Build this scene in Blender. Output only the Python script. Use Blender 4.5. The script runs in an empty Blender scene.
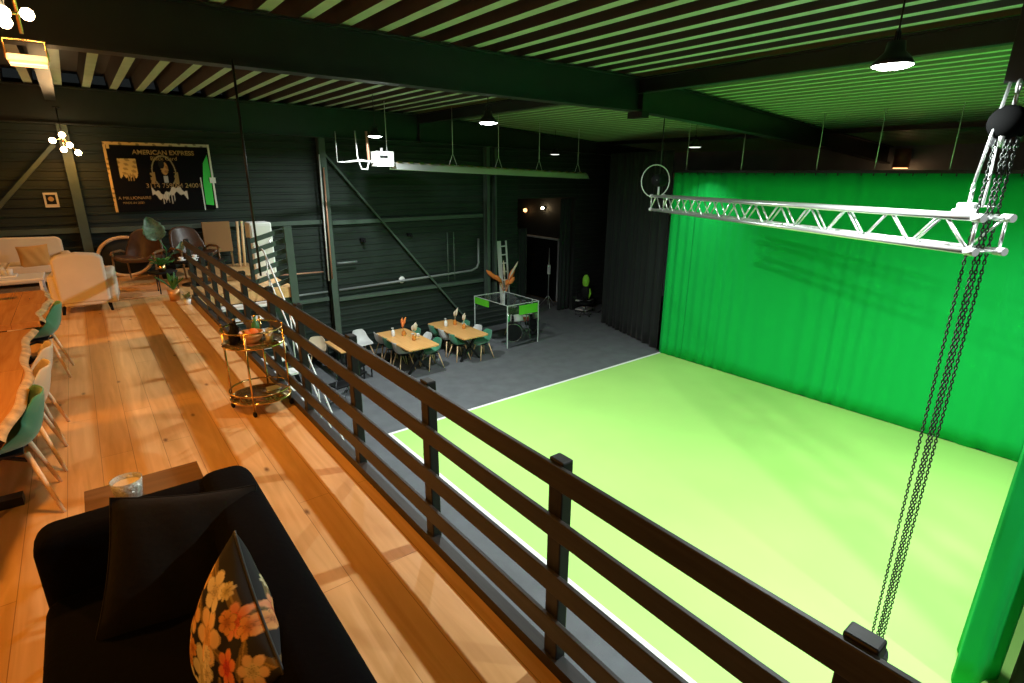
import bpy, bmesh, math, random
from mathutils import Vector, Matrix, Euler
random.seed(7)
PI = math.pi
SC = bpy.context.scene
COL = SC.collection
V = Vector
MZ = 2.8            # height of the mezzanine floor

# ------------------------------------------------------------------ materials
MATS = {}
def mat(name, col, rough=0.6, metal=0.0, spec=0.5, emit=None, es=0.0, bump=None, vary=None, alpha=None, sheen=0, coat=0, trans=0):
    if name in MATS: return MATS[name]
    m = bpy.data.materials.new(name); m.use_nodes = True
    nt = m.node_tree; b = nt.nodes['Principled BSDF']
    b.inputs['Base Color'].default_value = (*col, 1)
    b.inputs['Roughness'].default_value = rough
    b.inputs['Metallic'].default_value = metal
    b.inputs['Specular IOR Level'].default_value = spec
    if sheen: b.inputs['Sheen Weight'].default_value = sheen
    if coat: b.inputs['Coat Weight'].default_value = coat
    if trans: b.inputs['Transmission Weight'].default_value = trans
    if emit:
        b.inputs['Emission Color'].default_value = (*emit, 1); b.inputs['Emission Strength'].default_value = es
    tc = nt.nodes.new('ShaderNodeTexCoord')
    if vary:      # (scale, amount)
        n = nt.nodes.new('ShaderNodeTexNoise'); n.inputs['Scale'].default_value = vary[0]; n.inputs['Detail'].default_value = 4
        nt.links.new(tc.outputs['Object'], n.inputs['Vector'])
        r = nt.nodes.new('ShaderNodeValToRGB')
        a = vary[1]
        r.color_ramp.elements[0].position = .3; r.color_ramp.elements[1].position = .7
        r.color_ramp.elements[0].color = (*[c*(1-a) for c in col], 1)
        r.color_ramp.elements[1].color = (*[min(1, c*(1+a)) for c in col], 1)
        nt.links.new(n.outputs['Fac'], r.inputs['Fac']); nt.links.new(r.outputs['Color'], b.inputs['Base Color'])
    if bump:      # (scale, strength)
        n = nt.nodes.new('ShaderNodeTexNoise'); n.inputs['Scale'].default_value = bump[0]; n.inputs['Detail'].default_value = 6
        nt.links.new(tc.outputs['Object'], n.inputs['Vector'])
        bp = nt.nodes.new('ShaderNodeBump'); bp.inputs['Strength'].default_value = bump[1]; bp.inputs['Distance'].default_value = 0.01
        nt.links.new(n.outputs['Fac'], bp.inputs['Height']); nt.links.new(bp.outputs['Normal'], b.inputs['Normal'])
    MATS[name] = m
    return m

def wood_mat(name, c1, c2, axis='Y', rough=0.35, grain=1.0, plank=None, knots=False, coat=0.0):
    """grain runs along axis; plank = (length, width) makes a board floor with butt joints"""
    m = bpy.data.materials.new(name); m.use_nodes = True
    nt = m.node_tree; L = nt.links.new; b = nt.nodes['Principled BSDF']
    b.inputs['Roughness'].default_value = rough
    b.inputs['Coat Weight'].default_value = coat
    tc = nt.nodes.new('ShaderNodeTexCoord')
    mp = nt.nodes.new('ShaderNodeMapping')
    s = {'X': (.7, 9, 9), 'Y': (9, .7, 9), 'Z': (9, 9, .7)}[axis]
    mp.inputs['Scale'].default_value = [v*grain for v in s]
    L(tc.outputs['Object'], mp.inputs['Vector'])
    n = nt.nodes.new('ShaderNodeTexNoise'); n.inputs['Scale'].default_value = 1.6; n.inputs['Detail'].default_value = 7; n.inputs['Distortion'].default_value = 1.1
    L(mp.outputs['Vector'], n.inputs['Vector'])
    r = nt.nodes.new('ShaderNodeValToRGB')
    r.color_ramp.elements[0].position = .32; r.color_ramp.elements[1].position = .68
    r.color_ramp.elements[0].color = (*c1, 1); r.color_ramp.elements[1].color = (*c2, 1)
    L(n.outputs['Fac'], r.inputs['Fac'])
    out = r.outputs['Color']
    if plank:
        mp2 = nt.nodes.new('ShaderNodeMapping')
        if axis == 'Y': mp2.inputs['Rotation'].default_value = (0, 0, PI/2)
        L(tc.outputs['Object'], mp2.inputs['Vector'])
        br = nt.nodes.new('ShaderNodeTexBrick'); br.inputs['Scale'].default_value = 1
        br.inputs['Brick Width'].default_value = plank[0]; br.inputs['Row Height'].default_value = plank[1]
        br.inputs['Mortar Size'].default_value = .002; br.inputs['Mortar Smooth'].default_value = .3; br.offset = .37
        br.inputs['Color1'].default_value = (1, 1, 1, 1); br.inputs['Color2'].default_value = (.93, .9, .86, 1); br.inputs['Mortar'].default_value = (.45, .35, .25, 1)
        L(mp2.outputs['Vector'], br.inputs['Vector'])
        mx = nt.nodes.new('ShaderNodeMix'); mx.data_type = 'RGBA'; mx.blend_type = 'MULTIPLY'; mx.inputs[0].default_value = 1
        L(out, mx.inputs[6]); L(br.outputs['Color'], mx.inputs[7]); out = mx.outputs[2]
    if knots:
        mk = nt.nodes.new('ShaderNodeMapping'); mk.inputs['Scale'].default_value = (1.9, .8, 1) if axis == 'Y' else (.8, 1.9, 1)
        L(tc.outputs['Object'], mk.inputs['Vector'])
        vo = nt.nodes.new('ShaderNodeTexVoronoi'); vo.inputs['Scale'].default_value = 1; vo.inputs['Randomness'].default_value = 1
        vo.voronoi_dimensions = '2D'
        L(mk.outputs['Vector'], vo.inputs['Vector'])
        kr = nt.nodes.new('ShaderNodeValToRGB'); kr.color_ramp.elements[0].position = .008; kr.color_ramp.elements[1].position = .04
        kr.color_ramp.elements[0].color = (.16, .06, .02, 1); kr.color_ramp.elements[1].color = (1, 1, 1, 1)
        L(vo.outputs['Distance'], kr.inputs['Fac'])
        mx = nt.nodes.new('ShaderNodeMix'); mx.data_type = 'RGBA'; mx.blend_type = 'MULTIPLY'; mx.inputs[0].default_value = .85
        L(out, mx.inputs[6]); L(kr.outputs['Color'], mx.inputs[7]); out = mx.outputs[2]
    L(out, b.inputs['Base Color'])
    MATS[name] = m
    return m

def vcol_mat(name, rough=.7, metal=0.0):
    m = bpy.data.materials.new(name); m.use_nodes = True
    nt = m.node_tree; b = nt.nodes['Principled BSDF']; b.inputs['Roughness'].default_value = rough; b.inputs['Metallic'].default_value = metal
    a = nt.nodes.new('ShaderNodeAttribute'); a.attribute_name = 'Pattern'
    nt.links.new(a.outputs['Color'], b.inputs['Base Color'])
    MATS[name] = m; return m

def glass_mat(name, tint=(1, 1, 1), mix=.85, rough=0.02):
    m = bpy.data.materials.new(name); m.use_nodes = True
    nt = m.node_tree; nt.nodes.clear(); L = nt.links.new
    o = nt.nodes.new('ShaderNodeOutputMaterial'); t = nt.nodes.new('ShaderNodeBsdfTransparent'); g = nt.nodes.new('ShaderNodeBsdfGlossy')
    t.inputs['Color'].default_value = (*tint, 1); g.inputs['Roughness'].default_value = rough
    f = nt.nodes.new('ShaderNodeFresnel'); f.inputs['IOR'].default_value = 1.5
    mth = nt.nodes.new('ShaderNodeMath'); mth.operation = 'ADD'; mth.inputs[1].default_value = 1-mix-.1; mth.use_clamp = True
    L(f.outputs[0], mth.inputs[0])
    x = nt.nodes.new('ShaderNodeMixShader'); L(mth.outputs[0], x.inputs[0]); L(t.outputs[0], x.inputs[1]); L(g.outputs[0], x.inputs[2]); L(x.outputs[0], o.inputs['Surface'])
    MATS[name] = m; return m

M = {}
M['floor'] = wood_mat('oak_floor', (.62, .35, .13), (.80, .50, .23), 'Y', .36, .8, (2.4, .2), True)
M['carpet'] = mat('dark_carpet', (.10, .105, .115), .95, bump=(60, .3), vary=(3, .12))
M['green_floor'] = mat('green_floor_paint', (.37, .67, .16), .6, vary=(.6, .05))
M['tape'] = mat('white_tape', (.8, .8, .78), .5)
M['green_cloth'] = mat('green_cloth', (.003, .43, .07), .85, spec=.2, bump=(90, .2))
M['black_cloth'] = mat('black_cloth', (.007, .010, .010), .9, sheen=.05, bump=(90, .2))
M['roof'] = mat('green_bounce_deck', (.46, .56, .40), .42, 0, vary=(4, .08))  # green floor bounce tinted into the deck colour
M['roof_web'] = mat('shaded_deck_web', (.06, .06, .055), .7, vary=(4, .08))  # shade inside the flutes painted as a darker deck colour
M['steel_dark'] = mat('dark_steel_paint', (.012, .016, .015), .4, 0.0, vary=(5, .15))
M['wall'] = mat('dark_wall_paint', (.015, .023, .019), .62, spec=.3, vary=(2, .2))
M['wall_plain'] = mat('black_wall_paint', (.010, .012, .012), .7, vary=(2, .2))
M['column'] = mat('column_paint', (.06, .085, .07), .5, spec=.3, vary=(5, .1))
M['rail'] = wood_mat('black_stained_timber', (.016, .015, .014), (.03, .027, .025), 'Y', .5, 2)
M['rail_post'] = wood_mat('black_stained_post', (.005, .005, .005), (.012, .011, .010), 'Z', .5, 2)
M['alu'] = mat('aluminium', (.82, .82, .82), .28, .85)
M['conduit'] = mat('grey_conduit', (.16, .18, .18), .5, .2)
M['alu_dull'] = mat('dull_aluminium', (.7, .7, .7), .45, .4)
M['white'] = mat('white_plastic', (.75, .75, .73), .4)
M['black'] = mat('black_plastic', (.007, .007, .008), .7, spec=.15)
M['black_metal'] = mat('black_metal', (.018, .018, .02), .35, .5)
M['chain'] = mat('chain_steel', (.04, .045, .04), .45, .6)
M['velvet'] = mat('black_velvet', (.0022, .0022, .003), .95, bump=(40, .25), spec=.06)
M['cushion_black'] = mat('black_cushion_velvet', (.008, .007, .006), .9, sheen=.03, bump=(30, .3), spec=.1)
M['cream'] = mat('cream_fabric', (.62, .54, .43), .9, bump=(120, .3), vary=(3, .05))
M['tan'] = mat('ochre_fabric', (.5, .3, .1), .9, bump=(90, .3))
M['leather'] = mat('brown_leather', (.07, .032, .018), .4, vary=(6, .25), bump=(20, .2))
M['table_orange'] = wood_mat('honey_table_wood', (.5, .2, .045), (.68, .31, .08), 'Y', .22, 1, (3.0, .22), False, coat=.3)
M['bark_edge'] = mat('rough_table_edge', (.55, .33, .13), .7, bump=(25, .35), vary=(12, .4))
M['table_oak'] = wood_mat('light_oak_top', (.66, .33, .10), (.78, .43, .16), 'Y', .4, 1)
M['leg_wood'] = wood_mat('beech_leg', (.66, .42, .22), (.80, .56, .32), 'Z', .4, 1)
M['chair_green'] = mat('green_velvet', (.035, .22, .12), .75, sheen=.3)
M['chair_grey'] = mat('pale_grey_shell', (.60, .61, .60), .6)
M['chair_beige'] = mat('beige_shell', (.6, .48, .33), .6)
M['brass'] = mat('brass', (.75, .5, .2), .25, 1.0)
M['mirror'] = mat('smoked_mirror', (.55, .4, .25), .12, .9)
M['dark_wood'] = wood_mat('walnut_top', (.13, .065, .025), (.22, .12, .05), 'X', .35, 1)
M['amber'] = mat('amber_glass', (.6, .2, .03), .15, 0, coat=.5)
M['pampas'] = mat('dried_pampas', (.6, .5, .38), .95)
M['orange_leaf'] = mat('orange_dried_leaf', (.75, .2, .04), .8)
M['leaf'] = mat('green_leaf', (.04, .2, .06), .35, vary=(20, .3))
M['leaf_pale'] = mat('silver_leaf', (.13, .22, .15), .4, vary=(20, .4))
M['terracotta'] = mat('gold_pot', (.6, .3, .1), .4, .3)
M['copper'] = mat('copper_pipe', (.6, .3, .2), .4, .5)
M['lime'] = mat('lime_fabric', (.22, .55, .03), .7)
M['lamp_white'] = mat('lit_highbay_lens', (.9, .9, .9), .4, emit=(1, 1, .97), es=30)
M['lamp_dim'] = mat('faint_highbay_lens', (.9, .9, .9), .4, emit=(1, 1, .97), es=1.2)
M['lamp_warm'] = mat('lit_warm_bulb', (1, .8, .5), .4, emit=(1, .72, .38), es=40)
M['lamp_warm_soft'] = mat('warm_bulb_soft', (1, .7, .4), .4, emit=(1, .45, .16), es=4)
M['glass'] = glass_mat('clear_acrylic', (.96, .99, .97), .9)
M['glass_edge'] = mat('acrylic_edge', (.6, .68, .65), .2, coat=.5)
M['pattern'] = vcol_mat('printed_cotton', .8)
M['poster'] = vcol_mat('printed_canvas', .9)
M['poster'].node_tree.nodes['Principled BSDF'].inputs['Specular IOR Level'].default_value = .08
M['gold'] = mat('gold_print', (.34, .21, .07), .6, .0, vary=(14, .5))
M['grey_wall'] = mat('grey_panel', (.32, .35, .38), .6, vary=(2, .1))
M['chrome'] = mat('chrome', (.8, .8, .8), .12, 1.0)
M['red'] = mat('red_lacquer', (.45, .03, .03), .3, coat=.5)
M['drumskin'] = mat('drum_skin', (.75, .75, .7), .5)
M['white_paint'] = mat('white_paint', (.72, .72, .7), .5)
M['pattern_glass'] = mat('pressed_glass', (.55, .55, .5), .2, .3, bump=(60, 1.0), coat=.5)

# ------------------------------------------------------------------ mesh builder
class MB:
    def __init__(s): s.v = []; s.f = []; s.m = []; s.sm = []; s.cur = 0; s.c = []
    def add(s, vs, fs, smooth=False):
        o = len(s.v); s.v += [tuple(p) for p in vs]
        for f in fs: s.f.append([i+o for i in f]); s.m.append(s.cur); s.sm.append(smooth)
        return s
    def box(s, lo, hi, mtx=None):
        x0, y0, z0 = lo; x1, y1, z1 = hi
        vs = [V(p) for p in ((x0,y0,z0),(x1,y0,z0),(x1,y1,z0),(x0,y1,z0),(x0,y0,z1),(x1,y0,z1),(x1,y1,z1),(x0,y1,z1))]
        if mtx: vs = [mtx @ p for p in vs]
        return s.add(vs, [(0,3,2,1),(4,5,6,7),(0,1,5,4),(1,2,6,5),(2,3,7,6),(3,0,4,7)])
    def cbox(s, c, size, mtx=None):
        a = [c[i]-size[i]/2 for i in range(3)]; b = [c[i]+size[i]/2 for i in range(3)]
        return s.box(a, b, mtx)
    def beam(s, p0, p1, w, h, up=(0,0,1)):
        p0 = V(p0); p1 = V(p1); d = (p1-p0); L = d.length; d.normalize(); up = V(up)
        if abs(d.dot(up)) > .98: up = V((0, 1, 0))
        sx = d.cross(up).normalized(); uz = sx.cross(d)
        vs = []
        for p in (p0, p1):
            for a, b in ((-1,-1),(1,-1),(1,1),(-1,1)): vs.append(p + sx*a*w/2 + uz*b*h/2)
        return s.add(vs, [(0,1,2,3),(7,6,5,4),(0,4,5,1),(1,5,6,2),(2,6,7,3),(3,7,4,0)])
    def cyl(s, p0, p1, r0, r1=None, n=12, cap=True):
        if r1 is None: r1 = r0
        return s.tube([p0, p1], [r0, r1], n, cap)
    def tube(s, pts, r, n=8, cap=True, closed=False):
        pts = [V(p) for p in pts]; K = len(pts)
        rs = r if isinstance(r, (list, tuple)) else [r]*K
        vs = []; fs = []; prev = None
        for i, p in enumerate(pts):
            if closed: d = pts[(i+1) % K]-pts[i-1]
            elif i == 0: d = pts[1]-p
            elif i == K-1: d = p-pts[i-1]
            else: d = pts[i+1]-pts[i-1]
            d.normalize()
            if prev is None:
                a = V((0,0,1)) if abs(d.z) < .9 else V((1,0,0))
                e1 = d.cross(a).normalized()
            else:
                e1 = (prev - d*prev.dot(d)).normalized()
            prev = e1; e2 = d.cross(e1)
            for k in range(n):
                t = 2*PI*k/n; vs.append(p + (e1*math.cos(t)+e2*math.sin(t))*rs[i])
        R = K if closed else K-1
        for i in range(R):
            for k in range(n):
                a = i*n+k; b = i*n+(k+1) % n; c = ((i+1) % K)*n+(k+1) % n; d_ = ((i+1) % K)*n+k
                fs.append((a, b, c, d_))
        s.add(vs, fs, True)
        if cap and not closed:
            s.add(vs[:n], [tuple(reversed(range(n)))]); s.add(vs[-n:], [tuple(range(n))])
        return s
    def lathe(s, prof, c=(0,0,0), n=24, mtx=None):
        vs = []; fs = []
        for r, z in prof:
            for k in range(n):
                t = 2*PI*k/n; p = V((r*math.cos(t), r*math.sin(t), z))
                if mtx: p = mtx @ p
                vs.append(p + V(c))
        for i in range(len(prof)-1):
            for k in range(n):
                fs.append((i*n+k, i*n+(k+1) % n, (i+1)*n+(k+1) % n, (i+1)*n+k))
        return s.add(vs, fs, True)
    def sphere(s, c, r, n=12, sc=(1,1,1)):
        m = n//2; prof = []
        vs = []; fs = []
        for i in range(m+1):
            ph = PI*i/m - PI/2
            for k in range(n):
                t = 2*PI*k/n
                vs.append(V(c)+V((r*sc[0]*math.cos(ph)*math.cos(t), r*sc[1]*math.cos(ph)*math.sin(t), r*sc[2]*math.sin(ph))))
        for i in range(m):
            for k in range(n): fs.append((i*n+k, i*n+(k+1) % n, (i+1)*n+(k+1) % n, (i+1)*n+k))
        return s.add(vs, fs, True)
    def grid(s, fn, nu, nv, smooth=True, closed_u=False):
        vs = [fn(i/nu, j/nv) for j in range(nv+1) for i in range(nu+1)]
        fs = []
        for j in range(nv):
            for i in range(nu):
                a = j*(nu+1)+i; fs.append((a, a+1, a+nu+2, a+nu+1))
        return s.add(vs, fs, smooth)
    def prism(s, outline, z0, z1, mtx=None):
        n = len(outline)
        vs = [V((x, y, z0)) for x, y in outline]+[V((x, y, z1)) for x, y in outline]
        if mtx: vs = [mtx @ p for p in vs]
        fs = [tuple(reversed(range(n))), tuple(range(n, 2*n))]+[(i, (i+1) % n, n+(i+1) % n, n+i) for i in range(n)]
        return s.add(vs, fs)
    def build(s, name, m, parent=None, bevel=0, subsurf=0, solid=0, seg=2, cols=None):
        me = bpy.data.meshes.new(name); me.from_pydata(s.v, [], s.f)
        ms = m if isinstance(m, (list, tuple)) else [m]
        for x in ms: me.materials.append(x)
        me.polygons.foreach_set('material_index', s.m); me.polygons.foreach_set('use_smooth', s.sm)
        if cols:
            at = me.color_attributes.new('Pattern', 'FLOAT_COLOR', 'POINT')
            for i, c in enumerate(cols): at.data[i].color = (*c, 1)
        me.update()
        bm = bmesh.new(); bm.from_mesh(me); bmesh.ops.remove_doubles(bm, verts=bm.verts, dist=1e-5)
        bmesh.ops.recalc_face_normals(bm, faces=bm.faces); bm.to_mesh(me); bm.free()
        o = bpy.data.objects.new(name, me); COL.objects.link(o)
        if parent: o.parent = parent
        if solid:
            md = o.modifiers.new('thickness', 'SOLIDIFY'); md.thickness = solid; md.offset = 0
        if bevel:
            md = o.modifiers.new('bevel', 'BEVEL'); md.width = bevel; md.segments = seg; md.limit_method = 'ANGLE'
        if subsurf:
            md = o.modifiers.new('subd', 'SUBSURF'); md.levels = subsurf; md.render_levels = subsurf
        return o

def tag(o, label, cat, group=None):
    o['label'] = label; o['category'] = cat
    if group: o['group'] = group
    return o
def thing(name, label, cat, loc=(0,0,0), rz=0, group=None):
    o = bpy.data.objects.new(name, None); COL.objects.link(o); o.empty_display_size = .1
    o.location = loc; o.rotation_euler = (0, 0, rz)
    return tag(o, label, cat, group)
def struct(o): o['kind'] = 'structure'; return o
def dup(root, loc, rz, label, group=None, swap=None):
    def cp(o, par):
        c = o.copy(); COL.objects.link(c)
        if par: c.parent = par
        for ch in o.children: cp(ch, c)
        return c
    r = cp(root, None); r.location = loc; r.rotation_euler = (0, 0, rz); r['label'] = label
    if group: r['group'] = group
    return r
def text_mesh(body, size, mtx, m, parent, name='lettering', depth=.004, weight=0.0):
    cu = bpy.data.curves.new('t', 'FONT'); cu.body = body; cu.size = size; cu.extrude = depth; cu.align_x = 'CENTER'; cu.align_y = 'CENTER'; cu.offset = weight
    o = bpy.data.objects.new('t', cu); COL.objects.link(o)
    dg = bpy.context.evaluated_depsgraph_get(); me = bpy.data.meshes.new_from_object(o.evaluated_get(dg))
    COL.objects.unlink(o); bpy.data.objects.remove(o)
    me.transform(mtx); me.materials.clear(); me.materials.append(m)
    n = bpy.data.objects.new(name, me); COL.objects.link(n); n.parent = parent
    return n
def light(name, kind, loc, energy, col, parent=None, size=.2, direction=None, spot=2.6, blend=.5):
    l = bpy.data.lights.new(name, kind); l.energy = energy; l.color = col
    if kind == 'AREA': l.shape = 'DISK'; l.size = size
    elif kind == 'SPOT': l.spot_size = spot; l.spot_blend = blend; l.shadow_soft_size = size
    else: l.shadow_soft_size = size
    o = bpy.data.objects.new(name, l); COL.objects.link(o); o.location = loc
    if direction is not None: o.rotation_euler = V(direction).to_track_quat('-Z', 'Y').to_euler()
    if parent: o.parent = parent; 
    return o

# ------------------------------------------------------------------ camera
cd = bpy.data.cameras.new('camera'); cam = bpy.data.objects.new('camera', cd); COL.objects.link(cam)
RX = V((0.78877746, -0.61465101, 0.00585325)); DY = V((-0.17767119, -0.23709954, -0.95510039)); FW = V((0.58844122, 0.75232171, -0.29622455))
mm = Matrix((( RX.x, -DY.x, -FW.x, 0), (RX.y, -DY.y, -FW.y, 0), (RX.z, -DY.z, -FW.z, 4.88), (0, 0, 0, 1)))
cam.matrix_world = mm
cd.lens = 541/1024*36; cd.sensor_width = 36; cd.clip_start = .05; cd.clip_end = 100
SC.camera = cam

# ------------------------------------------------------------------ the shell
def zroof(x):
    if x <= 7.58: return 6.40
    if x <= 14.5: return 6.40 + (x-7.58)*(5.95-6.40)/(14.5-7.58)
    return 5.95 + (x-14.5)*(5.70-5.95)/4.2
b = MB(); b.box((1.35, -3.5, -.12), (18.8, 18.6, 0)); b.box((1.27, 3, -.12), (1.35, 14.3, 0)); struct(b.build('floor', M['carpet']))
b = MB(); b.prism([(-5, -3.5), (1.27, -3.5), (1.27, 10.6), (2.98, 10.6), (2.98, 14.15), (-5, 14.15)], 2.60, MZ); struct(b.build('floor', M['floor']))
b = MB(); b.prism([(-5, -3.5), (1.24, -3.5), (1.24, 10.64), (2.95, 10.64), (2.95, 14.1), (-5, 14.1)], 2.2, 2.60); struct(b.build('trim_1', M['steel_dark']))
# dark kerb board along the mezzanine edge
b = MB(); b.box((1.272, -3.4, 2.55), (1.33, 10.58, 2.86)); struct(b.build('trim_2', M['rail']))
# green painted studio floor and its white tape border
b = MB(); b.box((4.05, -1.0, 0), (12.42, 8.95, .012)); tag(b.build('green_screen_floor', M['green_floor']), 'bright lime green painted studio floor in front of the green curtain', 'chroma key floor')
b = MB(); b.box((3.98, -1.0, 0.0), (4.05, 9.02, .014)); b.box((4.05, 8.95, 0.0), (12.5, 9.02, .014)); tag(b.build('floor_tape', M['tape']), 'thin white tape edging the lime green studio floor', 'floor tape')

# back wall: horizontally ribbed cladding with an opening on the right
def ribbed(x0, x1, z0, z1, y, m, name, pitch=.17, dep=.022):
    b = MB(); prof = []
    z = z0
    while z < z1:
        prof += [(0, z), (0, min(z1, z+pitch*.62)), (-dep, min(z1, z+pitch*.7)), (-dep, min(z1, z+pitch*.92))]
        z += pitch
    prof.append((0, z1))
    vs = [(x0, y+d, z) for d, z in prof]+[(x1, y+d, z) for d, z in prof]; n = len(prof)
    b.add(vs, [(i, i+1, n+i+1, n+i) for i in range(n-1)])
    b.box((x0, y+.01, z0), (x1, y+.15, z1))
    return struct(b.build(name, m))
ribbed(-5, 11.3, 0, 6.5, 14.2, M['wall'], 'wall_back')
ribbed(11.3, 13.95, 4.1, 6.5, 14.2, M['wall_plain'], 'wall_back')
ribbed(13.95, 18.8, 0, 6.5, 14.2, M['wall_plain'], 'wall_back')
b = MB(); b.box((11.2, 14.35, 0), (11.3, 18.5, 4.3)); b.box((11.2, 18.5, 0), (14.65, 18.6, 4.3)); struct(b.build('wall_back', M['wall_plain']))
b = MB(); b.box((14.5, 14.36, 0), (14.62, 18.5, 4.3)); struct(b.build('wall_right', M['wall_plain']))
b = MB(); b.box((11.2, 14.36, 4.3), (14.65, 18.6, 4.4)); struct(b.build('ceiling', M['wall_plain']))
b = MB(); b.box((18.7, -3.5, 0), (18.82, 14.2, 6.5)); struct(b.build('wall_right', M['grey_wall']))
b = MB(); b.box((-5.12, -3.5, 0), (-5, 14.3, 6.5)); struct(b.build('wall_left', M['wall_plain']))
b = MB(); b.box((-5.1, -3.62, 0), (18.8, -3.5, 6.5)); struct(b.build('wall_front', M['wall_plain']))

# roof deck: deep trapezoidal ribs running along the building
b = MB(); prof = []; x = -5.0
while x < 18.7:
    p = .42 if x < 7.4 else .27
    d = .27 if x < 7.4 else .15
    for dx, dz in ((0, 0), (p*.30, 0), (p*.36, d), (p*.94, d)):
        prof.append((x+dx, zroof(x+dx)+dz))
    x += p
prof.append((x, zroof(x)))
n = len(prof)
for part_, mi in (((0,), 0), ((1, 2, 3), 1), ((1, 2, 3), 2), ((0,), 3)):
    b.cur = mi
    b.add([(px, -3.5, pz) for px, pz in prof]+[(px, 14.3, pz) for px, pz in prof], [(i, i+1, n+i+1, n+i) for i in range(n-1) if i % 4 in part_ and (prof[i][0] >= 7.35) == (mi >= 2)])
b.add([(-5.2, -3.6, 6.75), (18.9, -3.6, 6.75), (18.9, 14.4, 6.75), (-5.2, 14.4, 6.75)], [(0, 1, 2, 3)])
struct(b.build('ceiling', [M['roof'], M['roof_web'], mat('lit_deck_web', (.24, .34, .18), .5), mat('lit_deck', (.46, .68, .34), .42)]))  # slope copies are brighter and greener, painting in the floor bounce

# ------------------------------------------------------------------ steelwork
def ibeam_x(name, pts, y, fw, label, group=None):
    """pts = (x, bottom, top) list; an I section running across the hall"""
    b = MB(); t = .022; w = .012
    for (xa, ba, ta), (xb, bb, tb) in zip(pts[:-1], pts[1:]):
        def hexa(y0, y1, f0, f1):
            vs = [(xa, y0, f0(ba, ta)), (xa, y1, f0(ba, ta)), (xa, y1, f1(ba, ta)), (xa, y0, f1(ba, ta)),
                  (xb, y0, f0(bb, tb)), (xb, y1, f0(bb, tb)), (xb, y1, f1(bb, tb)), (xb, y0, f1(bb, tb))]
            b.add(vs, [(0,1,2,3), (7,6,5,4), (0,4,5,1), (1,5,6,2), (2,6,7,3), (3,7,4,0)])
        hexa(y-fw/2, y+fw/2, lambda B, T: B, lambda B, T: B+t)
        hexa(y-fw/2, y+fw/2, lambda B, T: T-t, lambda B, T: T)
        hexa(y-w/2, y+w/2, lambda B, T: B+t, lambda B, T: T-t)
    r = thing(name, label, 'roof beam', (0, 0, 0), 0, group)
    b.build('beam_profile', M['steel_dark'], r)
    for (xa, ba, ta) in pts[1:-1]:
        p = MB(); p.box((xa-.012, y-fw/2, ba-.02), (xa+.012, y+fw/2, ta)); p.build('joint_plate', M['steel_dark'], r)
    return r
B1 = ibeam_x('roof_beam', [(-5, 5.87, 6.38), (7.58, 5.87, 6.38), (14.5, 5.53, 5.93), (18.7, 5.22, 5.69)], 6.35, .2, 'nearest big dark steel roof beam crossing above the railing and the hall')
B2 = ibeam_x('roof_beam', [(-5, 5.74, 6.38), (7.58, 5.68, 6.38), (14.5, 5.55, 5.93), (18.7, 5.36, 5.69)], 13.85, .22, 'far dark green-lit steel roof beam against the back wall')
# bolt plate under the joint of the near beam
b = MB(); b.box((7.50, 6.2, 5.77), (7.68, 6.5, 5.87)); b.build('splice_bracket', M['black_metal'], B1)
def ibeam_y(name, x, y0, y1, z0, z1, w, label, cat='purlin'):
    b = MB(); t = .02
    b.box((x-w/2, y0, z0), (x+w/2, y1, z0+t)); b.box((x-w/2, y0, z1-t), (x+w/2, y1, z1)); b.box((x-.008, y0, z0+t), (x+.008, y1, z1-t))
    return tag(b.build(name, M['steel_dark']), label, cat)
ibeam_y('roof_purlin', 7.58, -3.4, 13.7, 6.14, 6.375, .13, 'dark steel purlin along the roof ridge between the two big beams')
ibeam_y('roof_purlin', 14.5, -3.4, 13.7, 5.83, 5.93, .10, 'thin dark purlin low on the sloping green-lit roof')
ibeam_y('roof_purlin', -.05, 6.5, 13.7, 6.12, 6.36, .16, 'warm lit steel strut between the roof beams above the column')
ibeam_y('roof_purlin', -1.0, 6.5, 13.7, 6.12, 6.36, .16, 'warm lit steel strut at the far left of the roof')

def column(x, z0, label, w=.16):
    b = MB(); y = 14.0
    b.box((x-w/2, y-.1, z0), (x+w/2, y-.085, 5.74)); b.box((x-w/2, y+.085, z0), (x+w/2, y+.1, 5.74)); b.box((x-.006, y-.085, z0), (x+.006, y+.085, 5.74))
    b.box((x-.13, y-.13, z0), (x+.13, y+.13, z0+.02))
    return tag(b.build('steel_column', M['column']), label, 'column')
column(.02, MZ, 'grey steel column on the mezzanine beside the framed black artwork')
column(4.95, 0, 'green-lit steel column behind the railing, left of the diagonal brace')
column(9.93, 0, 'green-lit steel column left of the silver ladder', .11)
column(10.22, 0, 'slimmer steel post directly left of the silver ladder', .05)
def brace(p0, p1, label, w=.07):
    b = MB(); b.beam(p0, p1, w, w*.7); tag(b.build('wall_brace', M['column']), label, 'brace')
brace((5.05, 14.02, 5.3), (9.2, 14.02, .35), 'thin diagonal steel brace on the green-lit back wall')
brace((-.15, 13.93, 5.36), (-2.4, 13.93, 2.85), 'warm lit diagonal brace left of the mezzanine column', .1)
def girt(x0, x1, z, label, h=.09):
    b = MB(); b.box((x0, 14.06, z), (x1, 14.17, z+.012)); b.box((x0, 14.06, z-h), (x0+.0001+(x1-x0), 14.075, z)); 
    tag(b.build('wall_rail', M['column']), label, 'wall rail')
girt(-4.9, .0, 3.78, 'gold-lit horizontal wall rail behind the cream sofa')
girt(.12, 3.1, 3.76, 'horizontal wall rail just under the black artwork')
girt(3.2, 4.83, 3.72, 'horizontal wall rail above the open stair')
girt(5.1, 9.83, 3.68, 'upper horizontal wall rail crossing the diagonal brace')
girt(3.3, 4.83, 1.72, 'short lower wall rail left of the green-lit column')
girt(5.1, 9.83, 1.66, 'lower horizontal wall rail behind the two studio tables')
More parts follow.
